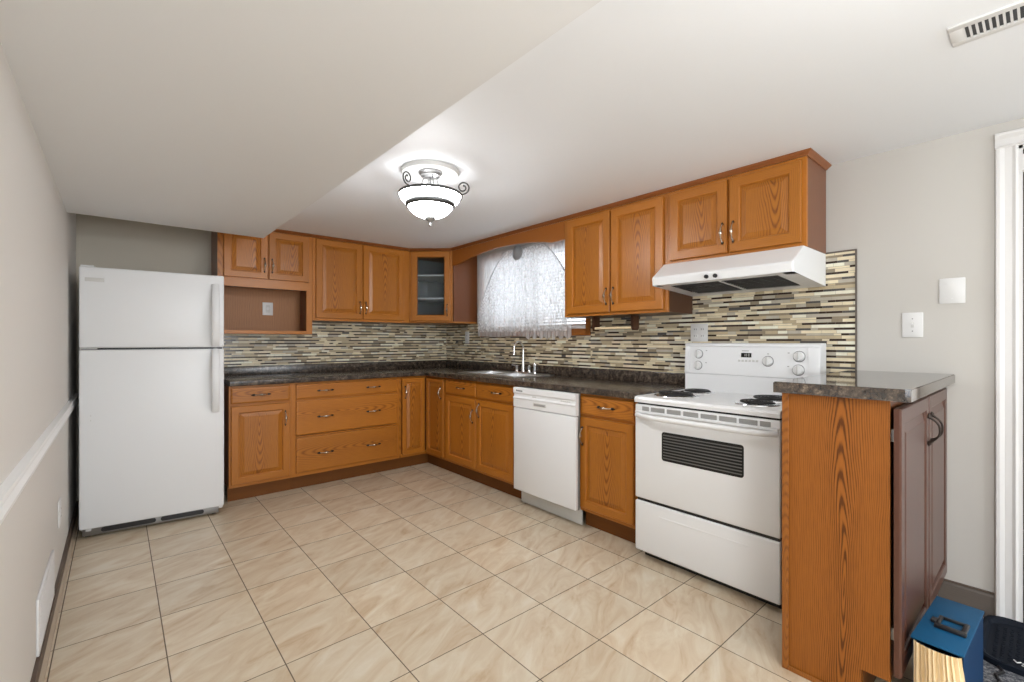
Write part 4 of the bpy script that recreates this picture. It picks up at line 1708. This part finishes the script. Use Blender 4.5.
mb.box(hx - .042, hx + .042, hy - .040, hy - .026, z, z + .010, 'black', .003)
mb.box(hx - .042, hx + .042, hy + .024, hy + .036, z, z + .010, 'black', .003)
mb.box(hx - .048, hx - .028, hy - .042, hy + .036, z, z + .012, 'black', .003)
mb.box(hx + .030, hx + .042, hy - .040, hy + .036, z, z + .009, 'black', .003)
mb.box(hx - .018, hx + .012, hy + .034, hy + .050, z, z + .010, 'black', .003)
mb.build('handle', fb)

mt = MB()
mt.box(1.93, 2.62, -.75, .292, 0.0005, .008, 'carpet', .003)
tag(mt.build('floor_mat'), 'speckled grey floor mat at the lower right corner', 'mat')

ty = thing('shoe_tray', 'black rubber shoe tray with white lettering near the doorway', 'shoe tray', (2.712, -.04, .0085))
mb = MB()


def rrect(hw, hh, rc_, n_=6):
    out = []
    for sx, sy, a0 in ((1, 1, 0), (-1, 1, 90), (-1, -1, 180), (1, -1, 270)):
        for k in range(n_ + 1):
            a = math.radians(a0 + 90 * k / n_)
            out.append((sx * (hw - rc_) + rc_ * math.cos(a), sy * (hh - rc_) + rc_ * math.sin(a)))
    return out


lo = [(0.0, 0.0), (.0, .020), (.006, .024), (.014, .020), (.022, .006), (.03, .005)]
rg = [[(x, y, z) for x, y in rrect(.212 - ins, .215 - ins, .07)] for ins, z in lo]
nn_ = len(rg[0])
for i in range(len(rg) - 1):
    for j in range(nn_):
        mb.add([rg[i][j], rg[i][(j + 1) % nn_], rg[i + 1][(j + 1) % nn_], rg[i + 1][j]], [[0, 1, 2, 3]], 'blackmatte')
mb.add(rg[-1], [list(range(nn_))], 'blackmatte')
mb.add(rg[0], [list(range(nn_))[::-1]], 'blackmatte')
for i in range(15):
    for j in range(18):
        mb.box(-.006, .006, -.002, .002, .004, .0075, 'blackmatte', xf=Matrix.Translation((-.14 + i * .02, -.17 + j * .02, 0)) @ Matrix.Rotation(.785 if (i + j) % 2 else -.785, 4, 'Z'))
mb.build('tray', ty, smooth=30)
mb = MB()
for x0, y0, x1, y1 in ((-.125, .118, -.140, .110), (-.140, .110, -.128, .100), (-.134, .096, -.134, .086), (-.126, .080, -.140, .080), (-.140, .080, -.140, .070), (-.126, .064, -.140, .056), (-.148, .098, -.152, .084), (-.152, .084, -.146, .074)):
    mb.tube([(x0, y0, .0085), (x1, y1, .0085)], .0022, 'plastic', 6)
mb.build('lettering', ty)

mb = MB()
cp_ = [(2.50, .115), (2.47, .10), (2.43, .118), (2.39, .105), (2.35, .118), (2.30, .100), (2.24, .112), (2.18, .09), (2.10, .10)]
mb.tube([(x, y, .013) for x, y in cp_], .005, 'black', 8)
tag(mb.build('power_cord'), 'thin black cord lying on the grey mat by the shoe tray', 'cord')

# look-alikes share a group
for o in bpy.data.objects:
    k = o.name.split('.')[0]
    g = {'base_cabinet': 'oak base cabinets', 'drawer_cabinet': 'oak base cabinets', 'sink_cabinet': 'oak base cabinets',
         'corner_base_cabinet': 'oak base cabinets', 'wall_cabinet': 'oak wall cabinets', 'corner_wall_cabinet': 'oak wall cabinets',
         'wall_outlet': 'white wall outlets', 'sheer_curtain': 'sheer curtains over the window', 'backsplash': 'mosaic backsplash runs'}.get(k)
    if g and o.parent is None:
        o['group'] = g
